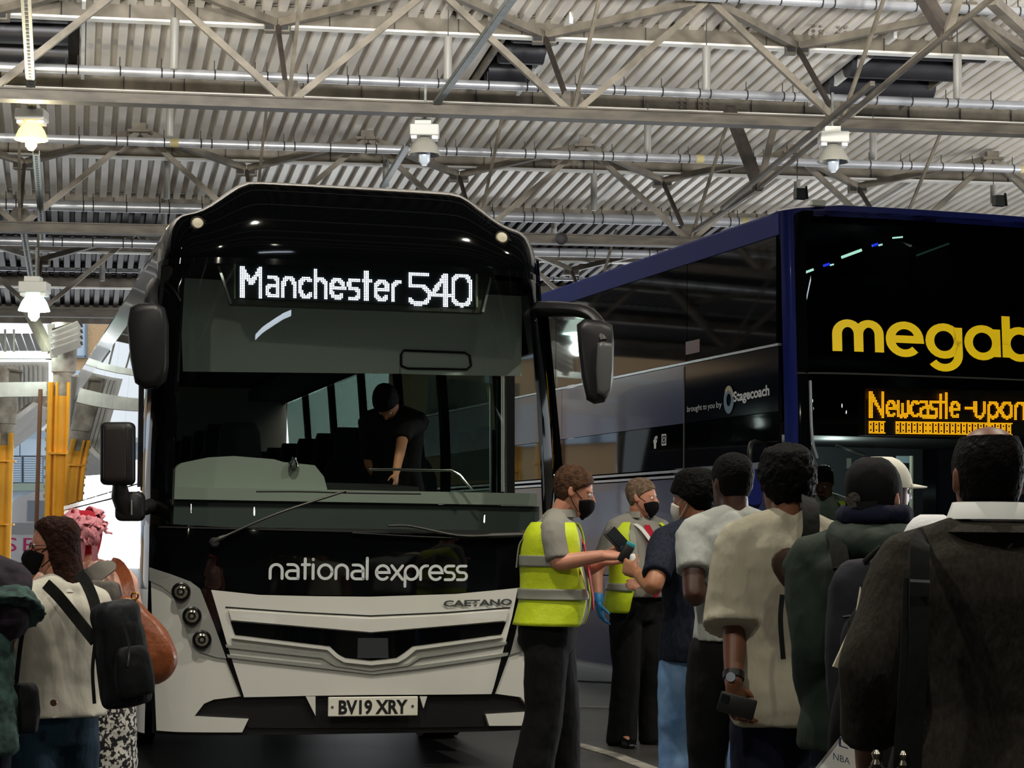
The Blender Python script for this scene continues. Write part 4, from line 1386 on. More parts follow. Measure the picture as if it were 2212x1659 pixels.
mpatch('sign_glass', [(.07, zlow), (W2 - .07, zlow), (W2 - .07, zmid - .006), (.07, zmid - .006)], M_mlow, .004, 0)
mpatch('low_windscreen', [(.16, 1.12), (W2 - .16, 1.12), (W2 - .07, zlow), (.07, zlow)], M_mlow, .002, 0)
mpatch('windscreen_frame', [(.07, 1.0), (.2, 1.0), (.16, 1.4), (.14, zmid - .006), (.07, zmid - .006)], M_cblack, .008, .02, du=.03)
mpatch('front_panel', [(E, .32), (W2 - E, .32), (W2 - E, 1.12), (E, 1.12)], M_navyd, .004, .04)
for k in (0, 1):
    bm = bmesh.new()
    for u in ((.2, .36) if not k else (W2 - .36, W2 - .2)):
        lathe(bm, mfront(u, .75, .0), V((0, -1, 0)), [(0, .09), (.03, .09), (.03, .07), (.015, .06)], 18)
    obj('headlamp', bm, M_lampglass, mega)
bm = bmesh.new(); tube(bm, catmull([mfront(.15, zmid - .06, .02), mfront(.155, zlow + .05, .025), mfront(.19, zlow - .12, .03)], 5), .012, 8); obj('corner_highlight', bm, M_trim, mega)  # strip shaped to draw the bright highlight on the corner pillar
# side wall
def mside(name, v0, v1, z0, z1, m, off=0.0, thick=.03, z2=None, z3=None, parent=None):
    bm = bmesh.new()
    P = [V((-off, v0, z0)), V((-off, v1, z2 if z2 is not None else z0)), V((-off, v1, z3 if z3 is not None else z1)), V((-off, v0, z1))]
    prism(bm, P, (thick, 0, 0))
    return obj(name, bm, m, parent or mega, False)
vs = MS(1478, 900)[0]
v = MD - .015
M_navym = mat('megabus_navy_roof', (36, 50, 126), .6, spec=.1)
mside('roof_cove', v, ML, 3.775, 3.94, M_navym, .004)
bm = bmesh.new()
rows = []
for vv in (v, ML):
    rows.append([bm.verts.new(V((p[0], vv, p[1]))) for p in ((-.004, 3.92), (.02, 3.96), (.09, 3.99), (.3, 4.01), (MW, 4.03), (W2 - .3, 4.01), (W2 - .09, 3.99), (W2, 3.92))])
for i in range(7):
    bm.faces.new((rows[0][i], rows[0][i + 1], rows[1][i + 1], rows[1][i]))
obj('roof_skin', bm, M_navym, mega)
bm = bmesh.new()   # crown of the roof front
rows = []
for s in (0, .3, .6, 1.0):
    a = s * math.pi / 2
    rows.append([bm.verts.new(V((u, mfv(u, 3.9) + .25 * (1 - math.cos(a)), 3.93 + (.06 + .04 * (1 - (abs(u - MW) / MW) ** 4)) * math.sin(a)))) for u in np.linspace(E, W2 - E, 25)])
for a, b in zip(rows, rows[1:]):
    for i in range(24):
        bm.faces.new((a[i], a[i + 1], b[i + 1], b[i]))
obj('roof_crown', bm, M_navy, mega)
edges = [MD + .03, MS(1484, 690)[0], 5.6, 7.8, 10.0, ML]
for a, b in zip(edges, edges[1:]):
    mside('upper_window', a + .006, b - .006, 2.945, 3.77, M_mside, .0, .02)
mside('window_rail', v, ML, 2.92, 2.94, M_trim, .006, .03)
edges = [MD - .01, vs, 5.4, 7.6, 9.8, ML]
for k, (a, b) in enumerate(zip(edges, edges[1:])):
    mside('side_panel', a + .004, b - .004, 2.42, 2.915, M_navyd if k == 0 else M_navy, .0)
    mside('lower_window', a + .006, b - .006, 2.04, 2.415, M_mside, .0)
    mside('skirt_panel', a + .004, b - .004, 1.1, 1.95, M_navy, .002)
    mside('skirt_panel', a + .004, b - .004, .27, 1.09, M_navy, .002)
for z in (1.96, 2.005):
    mside('trim_rail', vs - .02, ML, z, z + .022, M_trim, .012)
mside('seam_strip', vs - .012, vs + .012, 1.2, 2.9, M_cmatt, .004)
mside('skirt_edge', v, ML, .24, .262, M_trim, .006)
mside('red_notice', MS(1482, 770)[0], MS(1512, 770)[0], 3.0, 3.11, mat('dull_red_notice', (92, 30, 36), .4), .004, .006)
bm = bmesh.new(); box(bm, (W2 + .02, ML / 2, 2.1), (.03, ML - .4, 3.7)); obj('far_side_wall', bm, M_navyd, mega, False)
bm = bmesh.new(); box(bm, (MW, ML, 2.1), (2.5, .05, 3.7)); obj('rear_panel', bm, M_navy, mega, False)
bm = bmesh.new(); box(bm, (MW, ML / 2 + .4, 2.32), (2.45, ML - .9, .1)); obj('upper_deck_floor', bm, M_int, mega, False)
bm = bmesh.new(); box(bm, (MW, ML / 2 + .3, .7), (2.45, ML - .8, .1)); obj('lower_deck_floor', bm, M_int, mega, False)
bm = bmesh.new(); box(bm, (MW, 2.6, 1.5), (2.4, .05, 1.6)); obj('cab_partition', bm, mat('cab_partition_grey', (62, 66, 70), .7), mega, False)
bm = bmesh.new(); box(bm, (MW, 2.2, 3.95), (2.4, 3.2, .03)); obj('upper_ceiling', bm, M_int, mega, False)
for vv in (2.7, 9.2, 10.4):
    bm = bmesh.new()
    lathe(bm, V((.03, vv, .5)), V((1, 0, 0)), [(0, .12), (.02, .3), (0, .34), (.02, .5), (.28, .5)], 28)
    w_ = obj('wheel', bm, M_rubber, mega)
    bm = bmesh.new(); lathe(bm, V((.02, vv, .5)), V((1, 0, 0)), [(0, .1), (.03, .3), (.05, .31)], 20); obj('wheel_hub', bm, M_cgrey, w_)
# roof fittings
for x, y0 in ((1732, 404), (2162, 419)):
    bm = bmesh.new()
    a = ml(x - 11, y0 + 24, 16.2); b = ml(x + 11, y0 + 26, 16.2)
    prism(bm, [a, b, ml(x + 12, y0 + 2, 16.2), ml(x - 11, y0 + 2, 16.2)], (0, .06, 0)); obj('roof_flap', bm, mat('dark_green_flap', (46, 56, 52), .5), mega, False)
    bm = bmesh.new(); bar(bm, ml(x + 12, y0 + 26, 16.2), ml(x + 9, y0 - 2, 16.2), .015); obj('flap_stay', bm, M_cmatt, mega, False)
bm = bmesh.new(); p = mfront(*MF(1764, 440), .0); box(bm, p + V((0, -.02, .0)), (.11, .06, .05), bev=.01); obj('marker_lamp', bm, mat('marker_lamp_grey', (176, 180, 176), .3), mega, False)
# cab and upper deck interior
M_tubel = mat('interior_tube_light', (210, 255, 236), .3, emit=5.0)
M_blue = mat('interior_blue_light', (40, 60, 255), .3, emit=5.0)
for (x0, y0, x1, y1, Y, m, w) in ((1720, 596, 1757, 582, 16.9, M_tubel, .03), (1818, 556, 1861, 540, 16.35, M_tubel, .034), (1779, 574, 1792, 570, 16.7, M_blue, .03), (1793, 573, 1801, 571, 16.7, M_tubel, .02),
                               (1884, 531, 1896, 527, 16.1, M_blue, .03), (1898, 530, 1906, 528, 16.1, M_tubel, .02), (1928, 514, 1950, 512, 16.05, M_tubel, .018), (1980, 552, 2050, 526, 16.15, mat('dim_lamp_reflection', (110, 170, 150), .3, emit=.35), .022)):  # last two bars paint reflections of hall lamps on the glass
    bm = bmesh.new(); bar(bm, ml(x0, y0, Y), ml(x1, y1, Y), w, w * .6); obj('ceiling_light_and_glint', bm, m, mega, False)
bm = bmesh.new(); prism(bm, [ml(1842, 598, 17.2), ml(1945, 598, 17.4), ml(1925, 612, 17.4), ml(1880, 616, 17.3)], (0, .3, .02)); obj('upper_headlining', bm, mat('headlining_green', (70, 96, 90), .6), mega, False)
# yellow name
M_myel = mat('megabus_yellow', (255, 218, 0), .4)
ua, za = MF(1797, 768); ub, zb = MF(2205, 771)
hx = MF(1830, 690)[1] - MF(1830, 768)[1]
st = (ub - ua)
def megaf(x, y): return mfront(min(W2 - .1, ua + x * hx * 1.0), za + hx * .12 + y * hx * .78, .012)
x = .0
nm = empty('name_lettering'); nm.parent = mega
for ch in 'megabus':
    adv, strokes = GL['A1' if ch == 'a' else ch]
    kx = .81 if ch == 'm' else .9
    w_ = {'m': 1.4, 'u': .8, 's': .7}.get(ch, .92)
    bm = bmesh.new()
    for s in strokes:
        ribbon(bm, [((x + .135 + p[0] * kx) * 1.07, p[1]) for p in s], .27, megaf, False)
    if (x + w_ * kx + .3) * 1.07 * hx + ua < W2 - .08:
        obj('letter', bm, M_myel, nm, False)
    x += w_ * kx + .27 + .035
# amber destination sign
M_amb = mat('amber_led', (255, 150, 14), .4, emit=5.5)
sg2 = empty('destination_sign'); sg2.parent = mega
def aml(px, py, d=0.0):
    Y = 15.72 + (px - 1876) / 336 * .34
    return ml(px, py, Y + d)
bm = bmesh.new(); prism(bm, [aml(1868, 838, .02), aml(2330, 846, .02), aml(2330, 946, .02), aml(1868, 940, .02)], (0, .12, 0)); obj('sign_housing', bm, mat('sign_housing_brown', (54, 46, 30), .6), sg2, False)
bm = bmesh.new(); prism(bm, [aml(1874, 862, .01), aml(2320, 869, .01), aml(2320, 942, .01), aml(1874, 937, .01)], (0, .01, 0)); obj('sign_face', bm, mat('sign_face_brown', (26, 16, 6), .6), sg2, False)
def amber(i, j):
    px = 1878 + i * 3.05
    return aml(px, 935 + (px - 1878) * .014 - j * 3.05, -.004)
bm = bmesh.new(); S = set()
for txt, x0, sx in (('N', 1, 9.0), ('ewcastle', 12.6, 6.2), ('-', 69, 6.0), ('upon', 75, 7.7)):
    s_, _ = layout(txt, .2)
    S |= dots([[(x0 + p[0] * sx, 12 + p[1] * 10.8) for p in s] for s in s_], 1.0, 150, 30)
random.seed(3)
for txt, x0 in (('via', 0), ('London', 19), ('Leeds', 42), ('Durham', 62), ('stop', 86)):
    for k in range(0, len(txt) * 4):
        for j in range(0, 9):
            if (k % 4 != 3 or j in (0, 8)) and not (k % 4 == 1 and j in (2, 6)):
                S.add((x0 + k, j))
for i, j in S:
    if 0 <= i < 140:
        r = .44
        bm.faces.new([bm.verts.new(amber(i + r * math.cos(a), j + r * math.sin(a))) for a in (0.4, 1.45, 2.5, 3.54, 4.59, 5.64)])
o = obj('lit_dots', bm, M_amb, sg2, False); o['kind'] = 'stuff'
# side lettering and emblem
M_sl = mat('side_letter_white', (206, 210, 216), .4)
def sidebox(x0, y0, x1, y1, hpx):
    va, za = MS(x0, y0); vb, zb = MS(x1, y1)
    h = MS(x0, y0 - hpx)[1] - za
    return lambda x, y: V((-.008, va + (vb - va) * x, za + (zb - za) * x + h * y))
for w_, xa_, xb_ in (('brought', 0, .44), ('to', .475, .575), ('you', .61, .80), ('by', .85, 1.0)):
    f_ = sidebox(1486, 890, 1561, 879, 13)
    lettering('side_lettering', w_, lambda x, y, f_=f_, xa_=xa_, xb_=xb_: f_(xa_ + (xb_ - xa_) * x, y), M_sl, mega, .0)
lettering('side_lettering', 'Stagecoach', sidebox(1586, 868, 1664, 853, 22), M_sl, mega, .03)
va, za = MS(1576, 864); vb, _ = MS(1587, 864); ve, ze = MS(1576, 834)
rh = ze - za; rw = abs(va - vb)
em = empty('emblem'); em.parent = mega
bm = bmesh.new(); ribbon(bm, [(math.cos(a), math.sin(a)) for a in np.linspace(0, 2 * math.pi, 33)], .75, lambda x, y: V((-.008, va - rw * .72 * x, za + rh * .72 * y)), False); obj('emblem_ring', bm, mat('emblem_teal', (70, 104, 128), .4), em, False)
bm = bmesh.new(); ribbon(bm, [(math.cos(a), math.sin(a)) for a in np.linspace(.2, 2.4, 14)], .42, lambda x, y: V((-.0095, va - rw * .85 * x, za + rh * .85 * y)), False); obj('emblem_arc', bm, mat('emblem_sand', (170, 160, 130), .4), em, False)
va1, za1 = MS(1413, 968); h1 = MS(1413, 940)[1] - za1
lettering('side_icon', 'f', lambda x, y: V((-.008, va1 - .1 * x, za1 + h1 * y * .9)), M_sl, mega, .05)
va2, za2 = MS(1436, 950); h2 = MS(1436, 936)[1] - za2
bm = bmesh.new()
sq = lambda x, y: V((-.008, va2 - x * h2 * 1.1, za2 + y * h2))
ribbon(bm, [(.75, .75), (-.75, .75), (-.75, -.75), (.75, -.75), (.75, .75)], .28, sq, False)
ribbon(bm, [(.38 * math.cos(a), .38 * math.sin(a)) for a in np.linspace(0, 6.2832, 17)], .2, sq, False)
obj('side_icon', bm, M_sl, mega, False)
# hanging blue mirror at the near corner
mm_ = empty('wing_mirror'); mm_.parent = mega
bm = bmesh.new()
c = MMI @ at(1620, 1056, 15.2)
loft(bm, [ring(c + V((0, d, 0)), V((1, 0, 0)), V((0, 0, 1)), .075 * s, .15 * s, 20, 3.5) for d, s in ((-.08, .8), (-.05, 1), (.05, 1), (.07, .9))])
obj('mirror_head', bm, M_navy, mm_)
bm = bmesh.new(); tube(bm, catmull([c + V((0, 0, .14)), c + V((.0, 0, .3)), c + V((.12, .2, .36)), c + V((.3, .45, .36))], 4), .02, 8); obj('mirror_arm', bm, M_cmatt, mm_)
# cab details seen through the low windscreen
bm = bmesh.new(); tube(bm, [ml(1970, 985, 17.2), ml(1970, 1120, 17.2)], .022, 10); obj('grab_pole', bm, mat('cream_pole', (170, 168, 150), .4), mega)
bm = bmesh.new(); prism(bm, [ml(1938, 985, 17.6), ml(1968, 985, 17.6), ml(1968, 1000, 17.6), ml(1938, 1000, 17.6)], (0, .02, 0)); obj('cab_notice', bm, mat('pale_blue_notice', (176, 196, 206), .5), mega, False)
bm = bmesh.new(); prism(bm, [ml(1829, 990, 15.9), ml(1839, 990, 15.9), ml(1839, 1012, 15.9), ml(1829, 1012, 15.9)], (0, .01, 0)); obj('windscreen_notice', bm, M_white, mega, False)
bm = bmesh.new(); tube(bm, [ml(1806, 962, 16.0), ml(1836, 972, 16.0), ml(1868, 982, 16.0)], .012, 8); obj('dash_edge', bm, M_trim, mega)
bm = bmesh.new(); box(bm, (MW, .55, 1.2), (2.2, .5, .25), bev=.05); obj('dash', bm, M_cmatt, mega, False)
bulb('cab_fill_light', MM @ V((1.0, 1.4, 2.15)), 34, (.95, 1.0, .97), .08)  # added point light to brighten the driver and cab, no fixture
# ------------------------------------------------------------------ people
def fab(name, col, rough=.85, **k):
    k.setdefault('bump', .55); k.setdefault('bscale', 13); k.setdefault('stretch', (1.2, 1.2, .5)); k.setdefault('spec', .2)
    return mat(name, col, rough, **k)
SKIN = {'fair': mat('skin_fair', (204, 142, 116), .5, var=.1, vscale=12), 'tan': mat('skin_tan', (176, 120, 86), .5, var=.1, vscale=12),
        'brown': mat('skin_brown', (122, 78, 54), .48, var=.1, vscale=12), 'dark': mat('skin_dark', (74, 46, 34), .45, var=.1, vscale=12)}
M_eyew = mat('eye_white', (220, 214, 206), .3); M_iris = mat('eye_dark', (40, 28, 20), .2); M_lip = mat('lips', (160, 86, 76), .5)
M_mask = fab('black_face_mask', (16, 16, 17), .9); M_hairfuzz = {}
HX, HY, HZ = V((1, 0, 0)), V((0, 1, 0)), V((0, 0, 1))

HEADL = [(-.005, .050, .020, .022), (.012, .040, .040, .046), (.035, .026, .054, .066), (.062, .016, .063, .080), (.09, .008, .069, .089), (.115, .003, .0725, .0945),
         (.14, -.002, .0745, .098), (.165, -.006, .0735, .096), (.19, -.009, .067, .087), (.21, -.010, .054, .070), (.226, -.010, .036, .047), (.234, -.010, .014, .018)]
def head_rings(inf=0.0, z0=-1, z1=9, n=28, sx=1.0):
    out = []
    for z, cy, rx, ry in HEADL:
        if z0 <= z <= z1:
            zz = z + (inf * .9 if z > .18 else (inf * .3 if z > .1 else -inf * .2))
            out.append(ring(V((0, cy, zz)), HX, HY, rx * sx + inf, ry + inf, n, 2.15))
    return out
class Person:
    """a figure: local x to its right, y ahead, z up, origin on the ground between the feet"""
    def __init__(s, label, loc, face_deg, H=1.75, skin='fair', g=1.0, lean=0.0, head_yaw=0.0, head_pitch=0.0, head_roll=0.0, arms=None, legs=None, voxel=.011, name='person', cat='person', sh=1.0, hunch=0.0, side=0.0, headf=.0, drop=0.0):
        a = math.radians(face_deg)
        R = Matrix.Rotation(-a, 4, 'Z')
        s.M = Matrix.Translation(V((loc[0], loc[1], loc[2] if len(loc) > 2 else 0))) @ R
        s.MI = s.M.inverted()
        s.root = empty(name, label=label, cat=cat, M=s.M)
        s.k = (H + .02 + drop) / 1.75
        s.g, s.lean, s.sh, s.hunch, s.side = g, lean, sh, hunch, side
        s.skin = SKIN[skin]
        s.voxel = voxel
        k = s.k
        s.shoulder = {q: s.bend(V((q * .18 * k * sh, -.005, 1.392 * k))) for q in (-1, 1)}
        s.neck0 = s.bend(V((0, -.015 * k, 1.45 * k)))
        hp = s.bend(V((0, .005 * k + headf, 1.515 * k - .02 - drop)))
        s.HM = Matrix.Translation(hp) @ Matrix.Rotation(-math.radians(head_yaw), 4, 'Z') @ Matrix.Rotation(-math.radians(head_pitch), 4, 'X') @ Matrix.Rotation(math.radians(head_roll), 4, 'Y') @ Matrix.Scale(k, 4)
        s.arms = {}
        arms = arms or {}
        for q in (-1, 1):
            sp = arms.get(q)
            sh_ = s.shoulder[q]
            if sp is None:
                el = sh_ + V((q * .075, -.03, -.29)) * k
                wr = el + V((q * .02, .06, -.25)) * k
                hd = V((0, .15, -1))
                s.arms[q] = (sh_, el, wr, hd, .5, V((-q, 0, 0)))
            else:
                el, wr, hd = sp[0], sp[1], sp[2]
                s.arms[q] = (sh_, V(el), V(wr), V(hd), sp[3] if len(sp) > 3 else .5, V(sp[4]) if len(sp) > 4 else V((-q, 0, 0)))
        s.legs = {}
        legs = legs or {}
        for q in (-1, 1):
            sp = legs.get(q)
            hip = V((q * .095 * k, -.005, .93 * k)) + V((side * 0, 0, 0))
            if sp is None:
                s.legs[q] = (hip, V((q * .105 * k, .02 * k, .5 * k)), V((q * .115 * k, -.03 * k, .085 * k)), V((q * .14 * k, .13 * k, .03 * k)))
            else:
                s.legs[q] = (hip, V(sp[0]), V(sp[1]), V(sp[2]))
    def bend(s, p):
        t = max(0, p.z / s.k - .95)
        return V((p.x + s.side * t, p.y + s.lean * t + s.hunch * max(0, t - .25) ** 1.5, p.z))
    def loc(s, px, py, Y):
        return s.MI @ at(px, py, Y)
    # torso sections: z, half width, half depth, y offset
    TOR = [(.80, .150, .105, -.01), (.86, .168, .118, -.012), (.93, .170, .122, -.012), (1.0, .160, .112, -.005), (1.08, .150, .105, .0), (1.17, .158, .112, .0), (1.26, .170, .120, .0), (1.34, .178, .120, -.005), (1.40, .172, .105, -.012), (1.435, .135, .085, -.016), (1.46, .085, .068, -.016)]
    def torso(s, inf=0.0, z0=.8, z1=1.46, flare=0.0, n=24, depth=1.0, belly=0.0, drop=0.0, shw=0.0, p=2.5):
        out = []
        zs = sorted(set([z0] + [t[0] for t in s.TOR if z0 < t[0] < z1] + [z1]))
        T = np.array(s.TOR)
        for z in zs:
            w = np.interp(z, T[:, 0], T[:, 1]); d = np.interp(z, T[:, 0], T[:, 2]); y = np.interp(z, T[:, 0], T[:, 3])
            if z < .8:
                w, d = .15, .105
            f = flare * max(0, (1.2 - z) / .4)
            up = min(1, max(0, (z - 1.25) / .12))
            wid = (w * s.g * (1 + (s.sh - 1) * up) + inf + f + shw * up) * s.k
            dep = (d * s.g * depth + inf * .9 + f * .8) * s.k
            bl = belly * math.exp(-((z - 1.06) / .14) ** 2)
            c = s.bend(V((0, (y + bl * .5) * s.k, z * s.k)))
            out.append(ring(c, HX, HY, wid, dep + bl * .5 * s.k, n, p))
        return out
    def limb(s, bm, pts, rad, n=14, per=4):
        P = catmull(pts, per)
        m = len(pts)
        R = [float(np.interp(i / (len(P) - 1) * (m - 1), range(m), rad)) * s.k for i in range(len(P))]
        tube(bm, P, R, n, 1.0, HY, True)
    def arm_path(s, q, frac=1.0):
        sh, el, wr = s.arms[q][:3]
        pts = [sh + V((-q * .03, 0, .01)) * s.k, sh + (el - sh) * .12, sh + (el - sh) * .5, el + (sh - el) * .06, el + (wr - el) * .12, el + (wr - el) * .55, wr]
        return pts
    def finish(s, name, bm, m, voxel=None, smooth=4, parent=None, wr=0.0, wscale=.12, seed=0, fac=.5):
        o = obj(name, bm, m, parent or s.root, True, 0)
        r = o.modifiers.new('solid', 'REMESH')
        r.mode = 'VOXEL'; r.voxel_size = voxel or s.voxel; r.use_smooth_shade = True
        if smooth:
            k = o.modifiers.new('soft', 'SMOOTH'); k.iterations = smooth; k.factor = fac
        if wr:
            t = bpy.data.textures.new('fold', 'CLOUDS'); t.noise_scale = wscale; t.noise_depth = 2
            d = o.modifiers.new('folds', 'DISPLACE'); d.texture = t; d.strength = wr; d.mid_level = .5
            d.texture_coords = 'LOCAL'
        dg = bpy.context.evaluated_depsgraph_get()
        return o
    def hand(s, bm, q, spread=.0):
        sh, el, wr, hd, curl, pn = s.arms[q]
        k = s.k
        d = hd.normalized()
        pn = (pn - d * pn.dot(d)).normalized()       # palm normal
        sd = d.cross(pn).normalized()                 # across the knuckles
        th = -q
        if sd.dot(V((0, 1, 0))) * 1 < 0: pass
        # thumb side: for the arm hanging with the palm inward the thumb points ahead
        ts = sd if s._thumb(q, d, pn, sd) else -sd
        R = [ring(wr + d * t * k, ts, pn, w * k, h * k, 14, 2.6) for t, w, h in ((-.01, .027, .021), (.015, .031, .020), (.05, .040, .019), (.085, .042, .016), (.098, .036, .012))]
        loft(bm, R)
        for i, (off, L) in enumerate(((.030, .070), (.010, .078), (-.011, .073), (-.030, .056))):
            p0 = wr + (d * .078 + ts * off) * k
            cu = curl * (1 + .12 * i)
            pts = [p0]
            ang = 0
            dd = d
            for j, f in enumerate((.45, .32, .23)):
                ang += cu * (.55, .75, .55)[j]
                dd = d * math.cos(ang) + pn * math.sin(ang) + ts * (off * .8)
                pts.append(pts[-1] + dd.normalized() * L * f * 1.15 * k)
            tube(bm, catmull(pts, 2), [(.0094 - .0004 * t) * k for t in range(len(catmull(pts, 2)))], 8, 1, HY, True)
        p0 = wr + (d * .022 + ts * .026) * k
        a = (d * .65 + ts * .75 + pn * .25 * (1 + curl)).normalized(); b = (d * .9 + ts * .25 + pn * .35 * (1 + curl)).normalized()
        pts = [p0, p0 + a * .032 * k, p0 + a * .032 * k + (a + b).normalized() * .03 * k, p0 + a * .032 * k + (a + b).normalized() * .03 * k + b * .028 * k]
        tube(bm, catmull(pts, 2), [.0125 * k, .0122 * k, .0116 * k, .011 * k, .0105 * k, .0098 * k, .009 * k], 8, 1, HY, True)
    def _thumb(s, q, d, pn, sd):
        # right hand (q=1): thumb = palm normal x fingers, mirrored on the other side
        t = pn.cross(d) * (1 if q == 1 else -1)
        return t.dot(sd) < 0
    def body(s, hands=(-1, 1), legs=True, low=.8, ears=True):
        bm = bmesh.new(); k = s.k
        loft(bm, s.torso(-.006, max(low, .8), 1.46))
        hb = s.HM @ V((0, -.012, .05))
        s.limb(bm, [s.neck0 - V((0, 0, .03)) * k, s.neck0 + (hb - s.neck0) * .5, hb], [.062, .056, .058], 16)
        s.traps(bm, -.004)
        loft(bm, [[s.HM @ p for p in r] for r in head_rings()])
        # brow, nose, cheeks, ears
        H = lambda x, y, z: s.HM @ V((x, y, z))
        tube(bm, [H(0, .094, .128), H(0, .106, .108), H(0, .116, .092), H(0, .104, .084)], [.008 * k, .011 * k, .0145 * k, .012 * k], 10, 1, HX, True)
        for q in (-1, 1):
            tube(bm, [H(q * .014, .098, .086), H(q * .016, .09, .09)], .009 * k, 8, 1, HX, True)
            tube(bm, [H(q * .05, .074, .136), H(q * .02, .094, .138)], .009 * k, 8, .8, HX, True)
            if ears:
                X = (s.HM.to_3x3() @ V((q * .35, -1, .0))).normalized(); Z = (s.HM.to_3x3() @ V((0, -.15, 1))).normalized(); N = X.cross(Z)
                c = H(q * .077, -.008, .11)
                loft(bm, [ring(c + N * t * k, X, Z, .018 * f * k, .031 * f * k, 14) for t, f in ((-.008, .8), (-.003, 1), (.004, 1), (.008, .7))])
        for q in (-1, 1):
            s.limb(bm, s.arm_path(q), [.052, .055, .049, .042, .043, .037, .029])
            if q in hands: s.hand(bm, q)
        if legs:
            for q in (-1, 1):
                hip, kn, an, to = s.legs[q]
                s.limb(bm, [hip + V((0, 0, .02)), hip + (kn - hip) * .4, kn, kn + (an - kn) * .3, an], [.074, .076, .056, .055, .04])
                s.limb(bm, [an + V((0, -.03, -.03)) * k, an + (to - an) * .5 + V((0, 0, -.015)), to], [.036, .036, .026], 10)
        s.bodyo = s.finish('body', bm, s.skin, smooth=3)
        for q in (-1, 1):
            bm = bmesh.new()
            bmesh.ops.create_uvsphere(bm, u_segments=12, v_segments=8, radius=.0125 * k, matrix=Matrix.Translation(H(q * .032, .083, .117)))
            e = obj('eye', bm, M_eyew, s.root)
            bm = bmesh.new()
            f = (s.HM.to_3x3() @ V((0, 1, 0))).normalized()
            lathe(bm, H(q * .032, .083, .117) + f * .0105 * k, f, [(0, .006 * k), (.0025 * k, .003 * k)], 10); obj('iris', bm, M_iris, e)
        bm = bmesh.new(); tube(bm, [H(-.026, .088, .052), H(-.012, .098, .055), H(0, .1, .0535), H(.012, .098, .055), H(.026, .088, .052)], [.003 * k, .007 * k, .0075 * k, .007 * k, .003 * k], 8, 1, HX); obj('mouth', bm, M_lip, s.root)
        return s
    def traps(s, bm, inf):
        hb = s.HM @ V((0, -.012, .03))
        nb = s.neck0 + (hb - s.neck0) * .12
        for q in (-1, 1):
            tube(bm, catmull([nb + V((q * .02, -.01, 0)) * s.k, nb.lerp(s.shoulder[q], .5) + V((0, 0, .012)) * s.k, s.shoulder[q] + V((q * .012, 0, .006)) * s.k], 4), [(r + inf) * s.k for r in np.linspace(.052, .052, 9)], 14, 1, HY, True)
    def sleeves(s, bm, inf, frac, cuff=0.0):
        for q in (-1, 1):
            P = s.arm_path(q)
            L = [0]
            for a, b in zip(P, P[1:]): L.append(L[-1] + (b - a).length)
            tot = L[-1] * frac
            pts, rad = [], []
            R = [.060, .058, .051, .046, .045, .039, .033]
            for i, p in enumerate(P):
                if L[i] <= tot:
                    pts.append(p); rad.append(R[i] + inf + cuff * L[i] / L[-1])
                else:
                    t = (tot - L[i - 1]) / (L[i] - L[i - 1])
                    pts.append(P[i - 1].lerp(p, t)); rad.append(R[i - 1] + (R[i] - R[i - 1]) * t + inf + cuff * frac)
                    break
            C = catmull(pts, 3); m = len(pts)
            rr_ = [float(np.interp(i / (len(C) - 1) * (m - 1), range(m), rad)) * s.k for i in range(len(C))]
            tube(bm, C, rr_, 16, 1, HY)
    def top(s, name, m, hem=.86, inf=.016, sleeve=.45, flare=.0, cuff=.0, wr=.012, belly=0.0, collar=None, depth=1.0, z1=1.455, wscale=.11, voxel=None, shw=0.0):
        bm = bmesh.new()
        loft(bm, s.torso(inf, hem, z1, flare, 26, depth, belly, shw=shw))
        if sleeve: s.sleeves(bm, inf * .75, sleeve, cuff)
        hb = s.HM @ V((0, -.012, .03))
        s.limb(bm, [s.neck0 - V((0, 0, .06)) * s.k, s.neck0 + (hb - s.neck0) * .3], [.085, .064 + inf * .3], 18)
        s.traps(bm, inf)
        return s.finish(name, bm, m, voxel or .012, 3, wr=wr, wscale=wscale)
    def collar(s, m, r=.066, h=.045, name='collar', gap=.35, up=0.0, flare=.012):
        bm = bmesh.new(); k = s.k
        hb = s.HM @ V((0, -.012, .03))
        d = (hb - s.neck0).normalized()
        c = s.neck0 + d * (.022 + up) * k
        rings = []
        a0 = math.pi / 2 + gap; a1 = math.pi / 2 + 2 * math.pi - gap
        for t, f in ((0, 1.08), (.5, 1.02), (1, 1.0)):
            rings.append(ring(c + d * h * t * k, HX, HY, r * f * k, r * f * 1.05 * k, 26, 2, a0, a1))
        rings.append(ring(c + d * h * .98 * k, HX, HY, (r + .008) * k, (r + .008) * 1.05 * k, 26, 2, a0, a1))
        rings.append(ring(c + d * h * .1 * k, HX, HY, (r + flare + .012) * k, (r + flare + .012) * 1.05 * k, 26, 2, a0, a1))
        loft(bm, rings, False, False)
        o = obj(name, bm, m, s.root, True, 60)
        return o
    def trousers(s, m, top=.97, inf=.014, cuff=.0, name='trousers', wr=.012, low=0, wide=0.0, waist=0.0):
        bm = bmesh.new(); k = s.k
        loft(bm, s.torso(inf + waist, .8, top, 0, 24))
        for q in (-1, 1):
            hip, kn, an, to = s.legs[q]
            bot = an + V((0, 0, -.06 * k))
            s.limb(bm, [hip + V((0, 0, .03)), hip + (kn - hip) * .35, hip + (kn - hip) * .75, kn, kn + (an - kn) * .45, bot + V((0, 0, .04)), bot],
                   [.08 + inf, .088 + inf + wide * .4, .076 + inf + wide * .7, .066 + inf + wide, .060 + inf + cuff * .5 + wide, .056 + inf + cuff + wide, .058 + inf + cuff + wide], 18)
        return s.finish(name, bm, m, .013, 3, wr=wr, wscale=.1)
